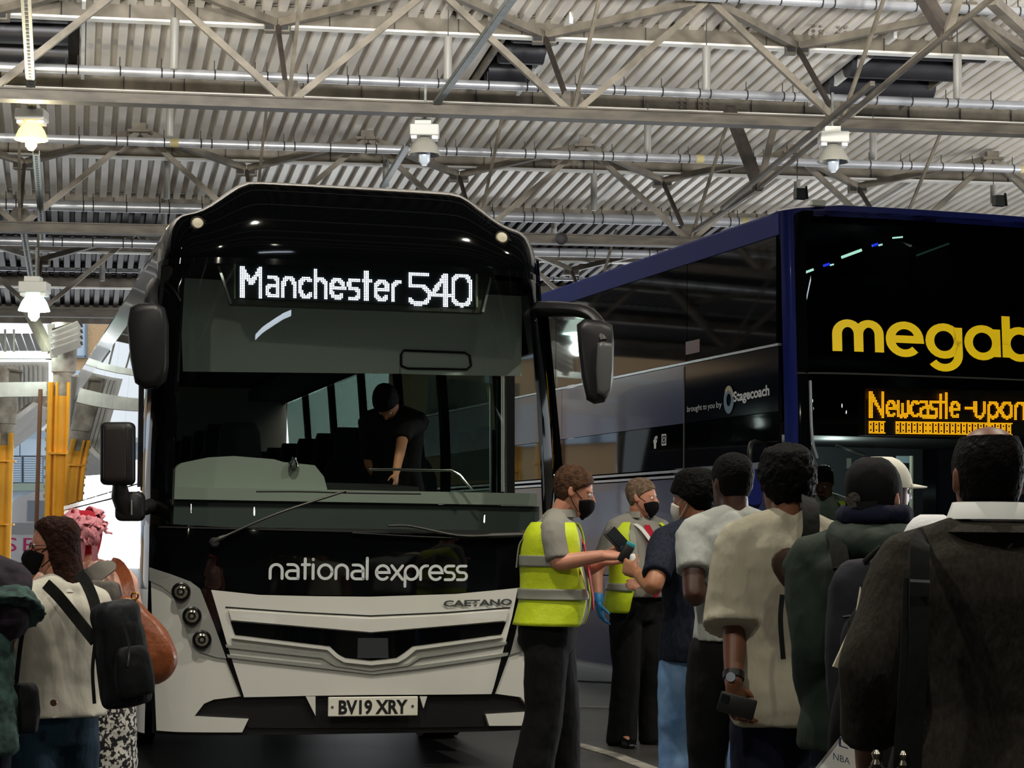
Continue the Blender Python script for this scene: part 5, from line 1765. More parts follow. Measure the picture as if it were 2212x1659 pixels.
    def shoes(s, m=None):
        m = m or mat('black_shoe_leather', (14, 14, 14), .25)
        k = s.k
        for q in (-1, 1):
            hip, kn, an, to = s.legs[q]
            d = (to - an); d.z = 0; d.normalize()
            x = d.cross(HZ).normalized()
            heel = V((an.x, an.y, 0)) - d * .055 * k
            bm = bmesh.new()
            R = []
            for t, w, h in ((0, .028, .055), (.03, .037, .075), (.09, .038, .085), (.15, .042, .065), (.21, .046, .05), (.26, .04, .038), (.285, .022, .026)):
                c = heel + d * t * k + V((0, 0, h / 2 * k))
                R.append(ring(c, x, HZ, w * k, h / 2 * k, 14, 2.8))
            loft(bm, R)
            o = obj('shoe', bm, m, s.root, True, 0)
            bm = bmesh.new()
            loft(bm, [ring(heel + d * .135 * k + V((0, 0, z)), d, x, .15 * k, .045 * k, 18, 2.6) for z in (.001, .018)]); obj('sole', bm, M_rubber, o)
    def hair(s, m, inf=.012, front=.168, back=.035, fuzz=.006, fscale=.03, side=.095, long=None, name='hair', n=40, bald=False):
        """cap of hair: above a line that runs from the forehead (front) to the nape (back)"""
        bm = bmesh.new()
        rows = []
        L = HEADL
        zs = np.linspace(-.03, .204 if bald else .234, 26)
        T = np.array(L)
        vs = []
        for z in zs:
            cy = np.interp(z, T[:, 0], T[:, 1]); rx = np.interp(z, T[:, 0], T[:, 2]); ry = np.interp(z, T[:, 0], T[:, 3])
            e = inf * (1 if z > .09 else max(.25, z / .09))
            r = []
            for i in range(n):
                a = 2 * math.pi * i / n
                ca, sa = math.cos(a), math.sin(a)
                p = V((math.copysign(abs(ca) ** .93, ca) * (rx + e), cy + math.copysign(abs(sa) ** .93, sa) * (ry + e), z + (inf * .9 if z > .2 else 0)))
                # line of the hair at this direction
                t = (sa + 1) / 2
                ln = back + (side - back) * min(1, t * 2) if t < .5 else side + (front - side) * ((t - .5) * 2) ** .6
                if p.z < ln:
                    p.z = ln
                    ryl = np.interp(ln, T[:, 0], T[:, 3]); rxl = np.interp(ln, T[:, 0], T[:, 2]); cyl = np.interp(ln, T[:, 0], T[:, 1])
                    p = V((math.copysign(abs(ca) ** .93, ca) * (rxl + e * .3), cyl + math.copysign(abs(sa) ** .93, sa) * (ryl + e * .3), ln))
                r.append(s.HM @ p)
            rows.append(r)
        loft(bm, rows, caps=False)
        tp = s.HM @ V((0, -.01, .236 + inf))
        c = bm.verts.new(tp)
        bm.verts.ensure_lookup_table()
        last = bm.verts[-1 - n:-1]
        if not bald:
            for i in range(n):
                bm.faces.new((last[i], last[(i + 1) % n], c))
        else:
            bm.verts.remove(c)
        bmesh.ops.remove_doubles(bm, verts=bm.verts[:], dist=1e-5)
        o = obj(name, bm, m, s.root, True, 0)
        sd = o.modifiers.new('sub', 'SUBSURF'); sd.levels = 1; sd.render_levels = 1
        if fuzz:
            t = bpy.data.textures.new('tufts', 'CLOUDS'); t.noise_scale = fscale; t.noise_depth = 3
            d = o.modifiers.new('tufts', 'DISPLACE'); d.texture = t; d.strength = fuzz; d.mid_level = .4; d.texture_coords = 'LOCAL'
        return o
    def mask(s, m=None, straps=True, low=-.012, point=.018):
        m = m or M_mask
        bm = bmesh.new()
        rows = []
        T = np.array(HEADL)
        for z in np.linspace(low, .098, 10):
            cy = np.interp(z, T[:, 0], T[:, 1]); rx = np.interp(z, T[:, 0], T[:, 2]); ry = np.interp(z, T[:, 0], T[:, 3])
            r = []
            for i in range(15):
                a = math.radians(90 - 68 + 136 * i / 14)
                b = 1 + 0
                bul = point * math.exp(-((z - .055) / .045) ** 2) * max(0, math.sin(a)) ** 6
                edge = abs(i - 7) / 7
                zz = z + (.045 - z) * max(0, edge - .5) * .8
                r.append(s.HM @ V(((rx + .006) * math.cos(a), cy + (ry + .008 + bul + .008 * (1 - edge)) * math.sin(a), zz)))
            rows.append(r)
        loft(bm, rows, False, False)
        o = obj('face_mask', bm, m, s.root, True, 0)
        t = o.modifiers.new('thick', 'SOLIDIFY'); t.thickness = .004; t.offset = 0
        if straps:
            for q in (-1, 1):
                for z0, z1 in ((.088, .132), (.02, .085)):
                    bm = bmesh.new(); tube(bm, [s.HM @ V((q * .06, .055, z0)), s.HM @ V((q * .0745, .02, (z0 + z1) / 2)), s.HM @ V((q * .083, -.008, z1))], .0022, 6); obj('mask_strap', bm, m, o)
        return o
def strap(pts, w, m, parent, name='strap', thick=.006, up=None):
    """flat band following pts (parent coordinates) facing away from up"""
    bm = bmesh.new()
    P = catmull(pts, 5)
    rows = []
    for i, p in enumerate(P):
        d = (P[min(i + 1, len(P) - 1)] - P[max(i - 1, 0)]).normalized()
        n = V(up) if up is not None else HY
        x = d.cross(n).normalized()
        y = x.cross(d).normalized()
        rows.append([p + x * w / 2 + y * thick / 2, p - x * w / 2 + y * thick / 2, p - x * w / 2 - y * thick / 2, p + x * w / 2 - y * thick / 2])
    loft(bm, rows)
    return obj(name, bm, m, parent, True, 40)
def band(P, name, m, z0, z1, inf, parent, belly=0.0, a0=0, a1=2 * math.pi, depth=1.0, flare=0.0):
    rings = P.torso(inf, z0, z1, flare, 36, depth, belly)
    bm = bmesh.new()
    loft(bm, [rings[0]] + rings[1:], caps=False)
    o = obj(name, bm, m, parent, True, 60)
    t = o.modifiers.new('thick', 'SOLIDIFY'); t.thickness = .003
    return o
def on_ground(px, Y):
    p = at(px, 1400, Y)
    return (p.x, Y, 0)
M_hiv = mat('hi_vis_yellow', (206, 226, 30), .6, bump=.3, bscale=16, emit=0.0)
M_refl2 = mat('reflective_grey_tape', (150, 152, 140), .5)
M_shirt = fab('grey_uniform_shirt', (142, 140, 132))
M_blacktr = fab('black_trouser_cloth', (17, 17, 19))
M_red = fab('red_tie_cloth', (176, 24, 44), .6)
def open_vest(P, z0, z1, inf, gap, m, name='hi_vis_vest', belly=0.0, parent=None, wr=.006, flare=.0, lift=None):
    n = 40
    rings = P.torso(inf, z0, z1, flare, n, 1.0, belly)
    g = gap
    idx = [i for i in range(n) if abs(((i / n * 360 - 90 + 180) % 360) - 180) > g]
    idx.sort(key=lambda i: (i / n * 360 - 90) % 360)
    bm = bmesh.new()
    loft(bm, [[r[i] for i in idx] for r in rings], False, False)
    o = obj(name, bm, m, parent or P.root, True, 0)
    s = o.modifiers.new('sub', 'SUBSURF'); s.levels = 1; s.render_levels = 2
    t = o.modifiers.new('thick', 'SOLIDIFY'); t.thickness = .008; t.offset = 1
    if wr:
        tx = bpy.data.textures.new('fold', 'CLOUDS'); tx.noise_scale = .12
        d = o.modifiers.new('folds', 'DISPLACE'); d.texture = tx; d.strength = wr; d.texture_coords = 'LOCAL'
    return o
def hair_mat(name, c, c2=None):
    return mat(name, c, .6, var=.3 if c2 is None else .01, vscale=40, col2=c2, bump=.5, bscale=70, detail=6, spec=.08)
H_brown = hair_mat('short_brown_hair', (92, 66, 48), (58, 42, 32)); H_grey = hair_mat('short_sandy_grey_hair', (140, 118, 96), (92, 78, 64))
H_black = hair_mat('black_hair', (7, 6, 6), (13, 12, 11)); H_long = hair_mat('long_brown_hair', (58, 34, 27), (36, 22, 19)); H_dk = hair_mat('cropped_dark_hair', (10, 8, 8), (20, 17, 15))

# --- steward checking a ticket
P = Person('steward in yellow vest and black mask reading a phone by the coach headlamp', on_ground(1188, 10.9), 97, 1.82, 'fair', 1.08, .03, -6, 16, arms=None, hunch=.25, headf=.02, voxel=.0055,
           legs={-1: ((-.10, .05, .5), (-.11, .05, .09), (-.12, .2, .03)), 1: ((.10, -.02, .5), (.11, -.1, .09), (.13, .05, .03))})
P.arms[1] = (P.shoulder[1], P.loc(1206, 1216, 10.66), P.loc(1304, 1200, 10.62), V((-.1, 1, .12)), .75, V((-.5, 0, -.6)))
P.arms[-1] = (P.shoulder[-1], P.loc(1240, 1246, 11.08), P.loc(1304, 1212, 10.9), V((.2, 1, .2)), .8, V((.5, 0, .6)))
P.body()
P.top('shirt', M_shirt, .93, .016, .42, 0, .012, .008, belly=.07)
P.collar(M_shirt, .068, .05)
P.trousers(M_blacktr, 1.0, .02, .02, wide=.012)
P.shoes(); P.hair(H_brown, .012, .178, .02, .007, .03, .1); P.mask()
v_ = open_vest(P, .93, 1.44, .036, 30, M_hiv, belly=.07, flare=.012)
for z0, z1 in ((1.06, 1.115), (1.225, 1.28)):
    open_vest(P, z0, z1, .043 + (.008 if z0 < 1.1 else 0), 30, M_refl2, 'reflective_tape', .07, v_, .006)
for q in (-1, 1):
    pts = [P.bend(V((q * .11, -.178, z))) for z in (1.28, 1.4)] + [P.bend(V((q * .115, -.15, 1.45))), P.bend(V((q * .115, -.1, 1.51)))]
    strap([p * 1 for p in pts], .05, M_refl2, v_, 'reflective_tape', .006, (0, -1, .2))
bm = bmesh.new(); loft(bm, [ring(P.bend(V((0, y, z))), HX, (HY + HZ * .1).normalized(), w, .006, 10) for z, y, w in ((1.49, .10, .02), (1.45, .12, .026), (1.4, .155, .028), (1.25, .2, .036), (1.12, .225, .042), (1.06, .225, .004))]); obj('tie', bm, M_red, P.root)
strap([P.loc(1232, 1190, 10.75), P.loc(1250, 1225, 10.72), P.loc(1262, 1260, 10.7), P.loc(1268, 1290, 10.7)], .014, M_red, P.root, 'lanyard', .003)
ph = empty('phone', at(1334, 1168, 10.62), 'black phone held up in the steward hands', 'phone')
bm = bmesh.new(); box(bm, (0, 0, 0), (.075, .012, .15), Matrix.Rotation(-.75, 4, 'Y') @ Matrix.Rotation(.5, 4, 'Z'), .006); obj('case', bm, M_cmatt, ph)
bm = bmesh.new(); box(bm, (.006, -.009, .0), (.066, .003, .13), Matrix.Rotation(-.75, 4, 'Y') @ Matrix.Rotation(.5, 4, 'Z')); obj('screen', bm, M_dg, ph, False)
tk = empty('ticket_reader', at(1352, 1196, 10.58), 'white handheld ticket reader with teal key under the phone', 'reader')
bm = bmesh.new(); box(bm, (0, 0, 0), (.055, .035, .1), Matrix.Rotation(.5, 4, 'Y'), .01); obj('reader_body', bm, M_cmatt, tk)
bm = bmesh.new(); box(bm, (.0, 0, .05), (.05, .03, .03), Matrix.Rotation(.5, 4, 'Y'), .008); obj('teal_key', bm, mat('teal_key', (40, 150, 160), .4), tk)
bm = bmesh.new(); loft(bm, [ring(V((.035, -.01, -.03)) + HZ * t, HX, HY, .016 * f, .02 * f, 12) for t, f in ((-.045, .5), (-.03, 1), (.02, 1), (.03, .6))]); obj('white_roll', bm, M_white, tk)

# --- second steward
P = Person('steward in open yellow vest, red tie and one blue glove, facing the queue', on_ground(1378, 14.4), 152, 1.86, 'fair', 1.05, .0, -42, 6, voxel=.0075,
           legs={-1: ((-.11, .02, .5), (-.14, -.02, .09), (-.17, .13, .03)), 1: ((.11, .03, .5), (.12, -.01, .09), (.16, .14, .03))})
P.arms[1] = (P.shoulder[1], P.loc(1288, 1240, 14.25), P.loc(1292, 1302, 14.15), V((-.15, .2, -1)), .45, V((-1, .3, 0)))
P.arms[-1] = (P.shoulder[-1], P.loc(1428, 1248, 14.1), P.loc(1392, 1262, 13.85), V((.8, .4, .1)), .6, V((.3, -.4, -.6)))
P.body(hands=(-1,))
bm = bmesh.new(); P.hand(bm, 1); a_, b_ = P.arms[1][1], P.arms[1][2]
tube(bm, [b_ + (a_ - b_) * .28, b_ + (a_ - b_) * .1, b_], [.044, .04, .034], 14)
P.finish('blue_glove', bm, mat('blue_nitrile_glove', (46, 134, 196), .45), .007, 2)
P.top('shirt', M_shirt, .96, .014, .40, 0, .012, .008, belly=.06)
P.collar(M_shirt, .066, .045)
P.trousers(M_blacktr, 1.03, .018, .015, wide=.01); P.shoes()
P.hair(H_grey, .009, .18, .03, .005, .03, .1); P.mask()
v_ = open_vest(P, .86, 1.44, .03, 34, M_hiv, belly=.06, flare=.02)
for z0, z1 in ((1.0, 1.05), (1.18, 1.23)):
    open_vest(P, z0, z1, .036 + (.012 if z0 < 1.1 else 0), 34, M_refl2, 'reflective_tape', .06, v_, .004)
for q in (-1, 1):
    strap([P.bend(V((q * .135, y, z))) for y, z in ((.172, 1.23), (.168, 1.34), (.14, 1.45), (.08, 1.52))], .05, M_refl2, v_, 'reflective_tape', .006, (0, 1, .2))
bm = bmesh.new(); loft(bm, [ring(P.bend(V((0, y, z))), HX, HY, w, .006, 10) for z, y, w in ((1.535, .11, .024), (1.49, .145, .03), (1.36, .185, .034), (1.2, .222, .045), (1.08, .235, .05), (1.03, .23, .004))]); obj('tie', bm, M_red, P.root)
strap([P.bend(V((.09, .03, 1.56))), P.bend(V((.06, .15, 1.5))), P.bend(V((-.05, .205, 1.33))), P.bend(V((-.14, .2, 1.22)))], .03, M_white, P.root, 'bag_strap', .004, (0, 1, .3))

# --- man in navy shirt
M_jean = fab('light_blue_denim', (92, 132, 180), .8, var=.2, vscale=7, col2=(128, 164, 204))
P = Person('man in dark navy shirt and light blue jeans holding out a hand to the steward', on_ground(1510, 9.6), -26, 1.755, 'tan', .95, .02, -28, 4, hunch=.1,
           legs={-1: ((-.1, .05, .5), (-.11, .02, .09), (-.13, .17, .03)), 1: ((.1, -.02, .5), (.12, -.1, .09), (.14, .05, .03))})
P.arms[-1] = (P.shoulder[-1], P.loc(1412, 1268, 9.35), P.loc(1378, 1238, 9.7), V((-.2, .9, .3)), .5, V((1, 0, -.2)))
P.arms[1] = (P.shoulder[1], P.shoulder[1] + V((.05, .02, -.29)), P.shoulder[1] + V((-.02, .24, -.3)), V((-.2, 1, .1)), .5, V((-1, 0, 0)))
P.body()
P.top('shirt', fab('navy_textured_shirt', (30, 36, 50), .85, var=.35, vscale=60), .86, .022, .37, .02, .014, .012)
P.collar(fab('navy_collar', (26, 30, 42)), .066, .03)
P.trousers(M_jean, .95, .012, .012, wr=.014); P.shoes(mat('white_trainer', (200, 200, 196), .6))
P.hair(H_black, .022, .15, .03, .014, .035, .1); P.mask(mat('white_mask', (226, 222, 212), .8))

# --- man in white tee
M_wtee = fab('pale_grey_tee', (176, 180, 174))
P = Person('man in plain white T-shirt and black trousers with cropped hair', on_ground(1584, 8.6), -14, 1.80, 'dark', .88, .0, -8, 4, sh=.94,
           legs={-1: ((-.1, .04, .5), (-.11, .0, .09), (-.13, .15, .03)), 1: ((.1, -.03, .5), (.12, -.1, .09), (.14, .05, .03))})
P.arms[-1] = (P.shoulder[-1], P.loc(1497, 1290, 8.42), P.loc(1548, 1258, 8.62), V((.6, 1, .25)), .6, V((.7, 0, -.3)))
P.body()
P.top('t_shirt', M_wtee, .98, .022, .36, .01, .02, .014)
P.trousers(M_blacktr, 1.04, .012, .008); P.shoes(mat('white_trainer2', (190, 190, 188), .6))
P.hair(H_black, .007, .17, .03, .003, .02, .1)

# --- man in beige tee
M_btee = fab('beige_long_tee', (178, 172, 152), .9, var=.08, vscale=5)
P = Person('man with bushy black hair in a long beige T-shirt holding a phone low', on_ground(1700, 7.0), -12, 1.75, 'brown', .93, .0, -4, 2, voxel=.0052,
           legs={-1: ((-.1, .03, .5), (-.12, .0, .09), (-.14, .15, .03)), 1: ((.1, -.0, .5), (.12, -.06, .09), (.15, .09, .03))})
P.arms[-1] = (P.shoulder[-1], P.loc(1588, 1338, 6.96), P.loc(1584, 1478, 6.84), V((.2, .12, -1)), .8, V((.35, -1, 0)))
P.body()
P.top('t_shirt', M_btee, .80, .03, .575, .02, .085, .02, wscale=.16)
P.trousers(fab('dark_navy_trousers', (24, 28, 46)), .95, .012, .008); P.shoes()
P.hair(H_black, .02, .165, .02, .022, .022, .09)
wb_ = P.arms[-1][2]; ed = (P.arms[-1][1] - wb_).normalized()
wt = P.M @ (wb_ + ed * .03)
w_ = empty('wrist_watch', wt, 'dark wrist watch on the arm of the man holding a phone low', 'watch')
bm = bmesh.new(); lathe(bm, V((0, 0, 0)) - (P.M.to_3x3() @ ed) * .012, P.M.to_3x3() @ ed, [(0, .036), (.024, .037)], 20); obj('watch_band', bm, M_cmatt, w_)
bm = bmesh.new(); lathe(bm, V((-.012, -.036, 0)), V((-.3, -1, 0)), [(0, .017), (.008, .016)], 16); obj('watch_face', bm, M_chrome, w_)
hp = P.M @ (P.arms[-1][2] + V((.3, .3, -1)).normalized() * .1)
ph = empty('phone', at(1592, 1524, 6.79), 'black phone gripped at thigh height beside the beige T-shirt', 'phone')
bm = bmesh.new(); box(bm, (0, 0, 0), (.125, .012, .068), Matrix.Rotation(.25, 4, 'Y') @ Matrix.Rotation(-.3, 4, 'Z'), .006); obj('case', bm, M_cmatt, ph)
bm = bmesh.new(); box(bm, (-.042, -.008, .012), (.026, .004, .026), Matrix.Rotation(.25, 4, 'Y') @ Matrix.Rotation(-.3, 4, 'Z'), .003); obj('camera_island', bm, M_dg, ph, False)
# sling bag of the same man
sl = empty('sling_bag', at(1712, 1240, 6.72), 'small brown sling bag with a tan patch on a black strap', 'bag')
L_ = lambda x, y, Y: at(x, y, Y) - sl.location
bm = bmesh.new(); loft(bm, [ring(L_(1716, 1236, 6.72) + HY * t, (HX * .8 + HZ * .6).normalized(), (HZ * .8 - HX * .6).normalized(), .055 * f, .085 * f, 18, 2.6) for t, f in ((-.03, .75), (-.015, 1), (.03, 1), (.05, .85))]); obj('pouch', bm, fab('brown_pouch', (62, 46, 38)), sl)
bm = bmesh.new(); loft(bm, [ring(L_(1713, 1252, 6.68) + HY * t, HX, HZ, .022 * f, .03 * f, 10, 3) for t, f in ((-.012, .8), (.0, 1), (.01, 1))]); obj('patch', bm, fab('tan_patch', (214, 170, 104)), sl)
M_strap = fab('black_webbing', (22, 24, 22), .8)
strap([L_(1744, 1072, 6.98), L_(1750, 1090, 6.78), L_(1752, 1150, 6.72), L_(1738, 1185, 6.72)], .055, M_strap, sl, 'strap', .008, (0, -1, .1))
strap([L_(1690, 1285, 6.72), L_(1686, 1340, 6.7), L_(1692, 1424, 6.7)], .016, M_strap, sl, 'strap_tail', .006, (0, -1, 0))

# --- man in green jacket with backpack
M_green = fab('dark_green_jacket', (38, 50, 42), .7, bump=.4, bscale=12)
P = Person('man in dark green hooded jacket and black cap with a backpack', on_ground(1890, 6.0), 8, 1.68, 'fair', 1.02, .0, 24, -2)
P.arms[-1] = (P.shoulder[-1], P.loc(1768, 1395, 5.95), P.loc(1785, 1525, 6.05), V((.1, .4, -1)), .5, V((1, 0, 0)))
P.body()
P.top('jacket', M_green, .86, .045, .98, .02, .015, .024, wscale=.14)
bm = bmesh.new()
for t, (x, y, r0, r1) in enumerate(((0, 0, 0, 0),)):
    rr_ = []
    for a in np.linspace(-.2, math.pi + .2, 13):
        rr_.append(P.bend(V((-.105 * math.cos(a), -.03 - .1 * math.sin(a), 1.47 - .045 * math.sin(a)))))
    tube(bm, rr_, [.03 + .045 * math.sin(max(0, min(math.pi, i * math.pi / 12))) for i in range(13)], 12, .8, HZ, True)
P.finish('hood', bm, M_green, .012, 4, wr=.02, wscale=.07)
bm = bmesh.new(); rr_ = [P.bend(V((-.085 * math.cos(a), -.02 - .07 * math.sin(a), 1.515))) for a in np.linspace(-.5, math.pi + .5, 13)]
tube(bm, rr_, .03, 10, 1.1, HZ, True); P.finish('inner_hood', bm, fab('navy_hood', (24, 26, 48)), .011, 3, wr=.01, wscale=.05)
P.trousers(fab('dark_blue_jeans', (36, 46, 66)), .95, .012, .01); P.shoes()
P.hair(H_dk, .006, .17, .03, .002, .02, .095)
M_bcap = fab('black_cap_cloth', (20, 20, 22), .85)
cp = empty('cap', M=P.M @ P.HM, label='black baseball cap worn backwards by the green jacket man', cat='cap')
def capdome(parent, m, z0=.12, inf=.014, name='crown'):
    bm = bmesh.new()
    T = np.array(HEADL); R = []
    for z in list(np.linspace(z0, .222, 7)) + [.232]:
        cy, rx, ry = (float(np.interp(z, T[:, 0], T[:, c])) for c in (1, 2, 3))
        R.append(ring(V((0, cy, z + max(0, (z - z0) / .11) * inf)), HX, HY, rx + inf, ry + inf, 28, 2.1))
    loft(bm, R)
    return obj(name, bm, m, parent, True, 60)
capdome(cp, M_bcap, .1, .008)
bm = bmesh.new(); lathe(bm, V((-.02, -.113, .112)), V((-.1, -1, .1)), [(0, .024), (.003, .023), (.004, .01)], 18); obj('strap_opening', bm, mat('grey_brown_hair', (60, 56, 48), .8, bump=.6, bscale=90), cp)
strap([V((-.05, -.098, .1)), V((0, -.118, .098)), V((.05, -.098, .1))], .022, M_bcap, cp, 'closure', .004, (0, -1, 0))
def rigid(name, c, w, d, h, m, parent, R=None, e=4.0, taper=.85, bulge=1.0, wr=.008):
    bm = bmesh.new(); rings = []
    for t, f in ((0, .78), (.03, .92), (.12, 1.0), (.5, 1.03), (.8, .97), (.92, taper), (.98, taper * .8), (1.0, taper * .6)):
        rings.append(ring(V((0, 0, h * (t - .5))), HX, HY, w / 2 * f, d / 2 * f * bulge, 24, e))
    loft(bm, [[V(c) + (R @ p if R else p) for p in r] for r in rings])
    o = obj(name, bm, m, parent, True, 0)
    if wr:
        s_ = o.modifiers.new('sub', 'SUBSURF'); s_.levels = 2; s_.render_levels = 2
        t = bpy.data.textures.new('fold', 'CLOUDS'); t.noise_scale = .09
        d_ = o.modifiers.new('folds', 'DISPLACE'); d_.texture = t; d_.strength = wr * 2; d_.texture_coords = 'LOCAL'
    return o
M_pack = fab('dark_grey_pack', (42, 43, 50), .75)
bp = empty('backpack', M=P.M @ Matrix.Translation((-.0, -.25, 1.16)), label='dark grey backpack on the back of the green jacket man', cat='backpack')
rigid('main_body', (0, .0, 0), .29, .17, .46, M_pack, bp)
rigid('front_pocket', (0, -.09, -.06), .22, .07, .28, M_pack, bp, wr=.004)
for q in (-1, 1):
    strap([V((q * .1, .04, .2)), V((q * .11, .1, .275)), V((q * .11, .22, .31))], .05, M_strap, bp, 'shoulder_strap', .012, (0, -1, .6))
bm = bmesh.new(); tube(bm, [V((-.1, -.128, .07)), V((0, -.133, .085)), V((.1, -.128, .07))], .005, 6); obj('zip', bm, M_cmatt, bp)
bm = bmesh.new(); tube(bm, [V((-.04, -.06, .22)), V((0, -.07, .26)), V((.04, -.06, .22))], .009, 8); obj('grab_handle', bm, M_strap, bp)

# --- near man in blazer
M_blz = fab('dark_check_blazer', (46, 43, 37), .9, var=.25, vscale=90, bump=.3, bscale=40)
P = Person('balding man in dark blazer and white collar at the end of the queue', on_ground(2140, 4.6), -4, 1.70, 'brown', 1.12, .0, 0, 3, sh=1.1, voxel=.0075, drop=.008)
P.arms[-1] = (P.shoulder[-1], P.loc(1878, 1446, 4.5), P.loc(1876, 1668, 4.62), V((-.25, .35, -1)), .8, V((.9, .4, 0)))
P.body()
P.collar(mat('white_shirt_collar', (228, 230, 226), .7), .076, .044, 'shirt_collar', .3, .034)
P.top('blazer', M_blz, .72, .024, .84, .03, .012, .016, shw=.02, wscale=.2, voxel=.012)
P.collar(M_blz, .086, .026, 'blazer_collar', .5, .006, .03)
P.trousers(M_blacktr, .95, .015, .01); P.shoes()
# hair with a thin crown
o_h = P.hair(H_dk, .006, .172, .0, .003, .02, .085, bald=True)
# cloth strap and shoulder bag
sb_ = empty('shoulder_bag', at(1985, 1400, 4.38), 'black shoulder bag hanging on a broad strap over the blazer', 'bag')
L_ = lambda x, y, Y: at(x, y, Y) - sb_.location
strap([L_(1996, 1168, 4.62), L_(1990, 1162, 4.48), L_(1986, 1200, 4.39), L_(1984, 1400, 4.36), L_(1972, 1600, 4.36), L_(1966, 1700, 4.36)], .042, M_strap, sb_, 'strap', .008, (0, -1, .1))
strap([L_(1966, 1250, 4.40), L_(1960, 1420, 4.37), L_(1948, 1600, 4.36), L_(1944, 1660, 4.36)], .03, M_strap, sb_, 'strap_layer', .006, (0, -1, .1))
rigid('bag_body', L_(1925, 1800, 4.34), .30, .1, .24, M_strap, sb_)
for x, y in ((1893, 1640), (1950, 1642)):
    bm = bmesh.new(); c = L_(x, y, 4.36)
    lathe(bm, c, V((0, 0, 1)), [(-.022, .006), (-.01, .012), (0, .007), (.012, .011), (.02, .005)], 10)
    tube(bm, [c + V((.018 * math.cos(a), 0, -.03 + .018 * math.sin(a))) for a in np.linspace(0, 6.28, 13)], .004, 6); obj('clasp', bm, mat('steel_clasp', (190, 184, 168), .2, metal=1), sb_)
bm = bmesh.new(); bar(bm, L_(1966, 1254, 4.35), L_(2008, 1256, 4.35), .008, .006); obj('strap_buckle', bm, M_chrome, sb_, False)
pp = empty('paper_sheet', at(1832, 1620, 4.62), 'white paper sheet with blue writing under the blazer sleeve', 'paper')
L_ = lambda x, y, Y: at(x, y, Y) - pp.location
bm = bmesh.new(); prism(bm, [L_(1744, 1680, 4.6), L_(1838, 1562, 4.72), L_(1905, 1562, 4.78), L_(1905, 1680, 4.66)], (.0, .003, -.002)); obj('sheet', bm, mat('paper_white', (226, 230, 226), .8), pp, False)
pf = lambda ox, oy, s: (lambda x, y: L_(ox, oy, 4.655) + V((x * s * 2.1, -.012 - .02 * y * s, y * s)) + V((x * s * .0, 0, -x * s * .5)))
M_ink = mat('blue_ink', (70, 96, 140), .6)
lettering('writing', 'L', lambda x, y: L_(1812 + 20 * x, 1612 - 22 * y + 6 * x, 4.63), M_ink, pp)
lettering('writing', 'NBA', lambda x, y: L_(1800 + 36 * x, 1640 - 15 * y + 12 * x, 4.60), M_ink, pp)
bm = bmesh.new(); prism(bm, [P.loc(*p) for p in ((1860, 1268, 4.56), (1850, 1330, 4.56), (1800, 1440, 4.56), (1822, 1446, 4.56), (1880, 1440, 4.56))], (0, .012, 0)); o = obj('cream_folder', bm, mat('folder_cream', (206, 196, 172), .8), P.root, False); o['label'] = 'cream folder edge beside the blazer sleeve'  # cream folder, loose by the sleeve, only parented to the man

# --- person in white round cap ahead of the blazer
P = Person('shorter person in a white round cap just ahead of the blazer', on_ground(2014, 5.5), 0, 1.50, 'brown', 1.0)
P.body(hands=()); P.top('coat', fab('black_coat', (20, 20, 22)), .75, .03, .95); P.trousers(M_blacktr, .95)
P.hair(H_dk, .006, .16, .03, .003, .02, .09)
cp = empty('skull_cap', M=P.M @ P.HM, label='white round brimless cap beside the blazer shoulder', cat='cap')
capdome(cp, mat('white_cap_cloth', (228, 230, 232), .8, bump=.2, bscale=60), .115, .016)
# --- person in white peaked cap behind the green jacket
P = Person('person in a white peaked cap facing along the bus, behind the green jacket', on_ground(1908, 8.0), 62, 1.755, 'brown', 1.0, 0, 10)
P.body(hands=()); P.top('jacket', fab('dark_jacket', (30, 32, 36)), .85, .03, .95); P.trousers(M_blacktr, .95); P.shoes()
P.hair(H_black, .006, .16, .03, .003, .02, .09)
cp = empty('cap', M=P.M @ P.HM, label='white baseball cap with a long peak over the black cap', cat='cap')
M_wcap = mat('cream_cap_cloth', (222, 220, 206), .8)
capdome(cp, M_wcap, .13, .018)
bm = bmesh.new()
rows = []
for t in (0, .5, 1):
    rows.append([V((.085 * math.cos(a), .075 + .02 * math.sin(a) + .085 * t * math.sin(a), .138 - .012 * t + .012 * math.sin(a))) for a in np.linspace(0, math.pi, 13)])
loft(bm, rows, False, False); o = obj('peak', bm, M_wcap, cp, True, 60); t = o.modifiers.new('thick', 'SOLIDIFY'); t.thickness = .005

# --- bus driver behind the low windscreen
sit = {q: ((q * .11, .40, .88), (q * .11, .42, .48), (q * .12, .56, .44)) for q in (-1, 1)}
p_ = at(1786, 1200, 16.35)
P = Person('seated bus driver in yellow vest looking down behind the low windscreen', (p_.x, 16.35, .29), 196, 1.75, 'brown', 1.0, .05, 10, 30, legs=sit, hunch=.3)
for q in (-1, 1):
    P.arms[q] = (P.shoulder[q], P.shoulder[q] + V((q * .07, .12, -.26)), P.shoulder[q] + V((q * .02, .36, -.28)), V((-q * .2, 1, .1)), .9, V((0, 0, -1)))
P.body(); P.top('shirt', M_shirt, .85, .014, .45); P.trousers(M_blacktr, .95); P.shoes(); P.hair(H_black, .01, .17, .03, .004, .02, .1)
open_vest(P, .9, 1.44, .03, 30, M_hiv)
bm = bmesh.new(); c = MMI @ V((p_.x, 16.35, 0))
for a_, b_, w_, d_ in (((c.x, c.y + .06, 1.12), None, .5, .5),):
    box(bm, (c.x, c.y + .0, 1.09), (.48, .46, .12), bev=.03)
box(bm, (c.x, c.y + .26, 1.45), (.46, .1, .7), bev=.03); box(bm, (c.x, c.y + .0, .9), (.3, .3, .3))
obj('driver_seat', bm, mat('bus_seat_cloth', (30, 32, 40), .9), mega)

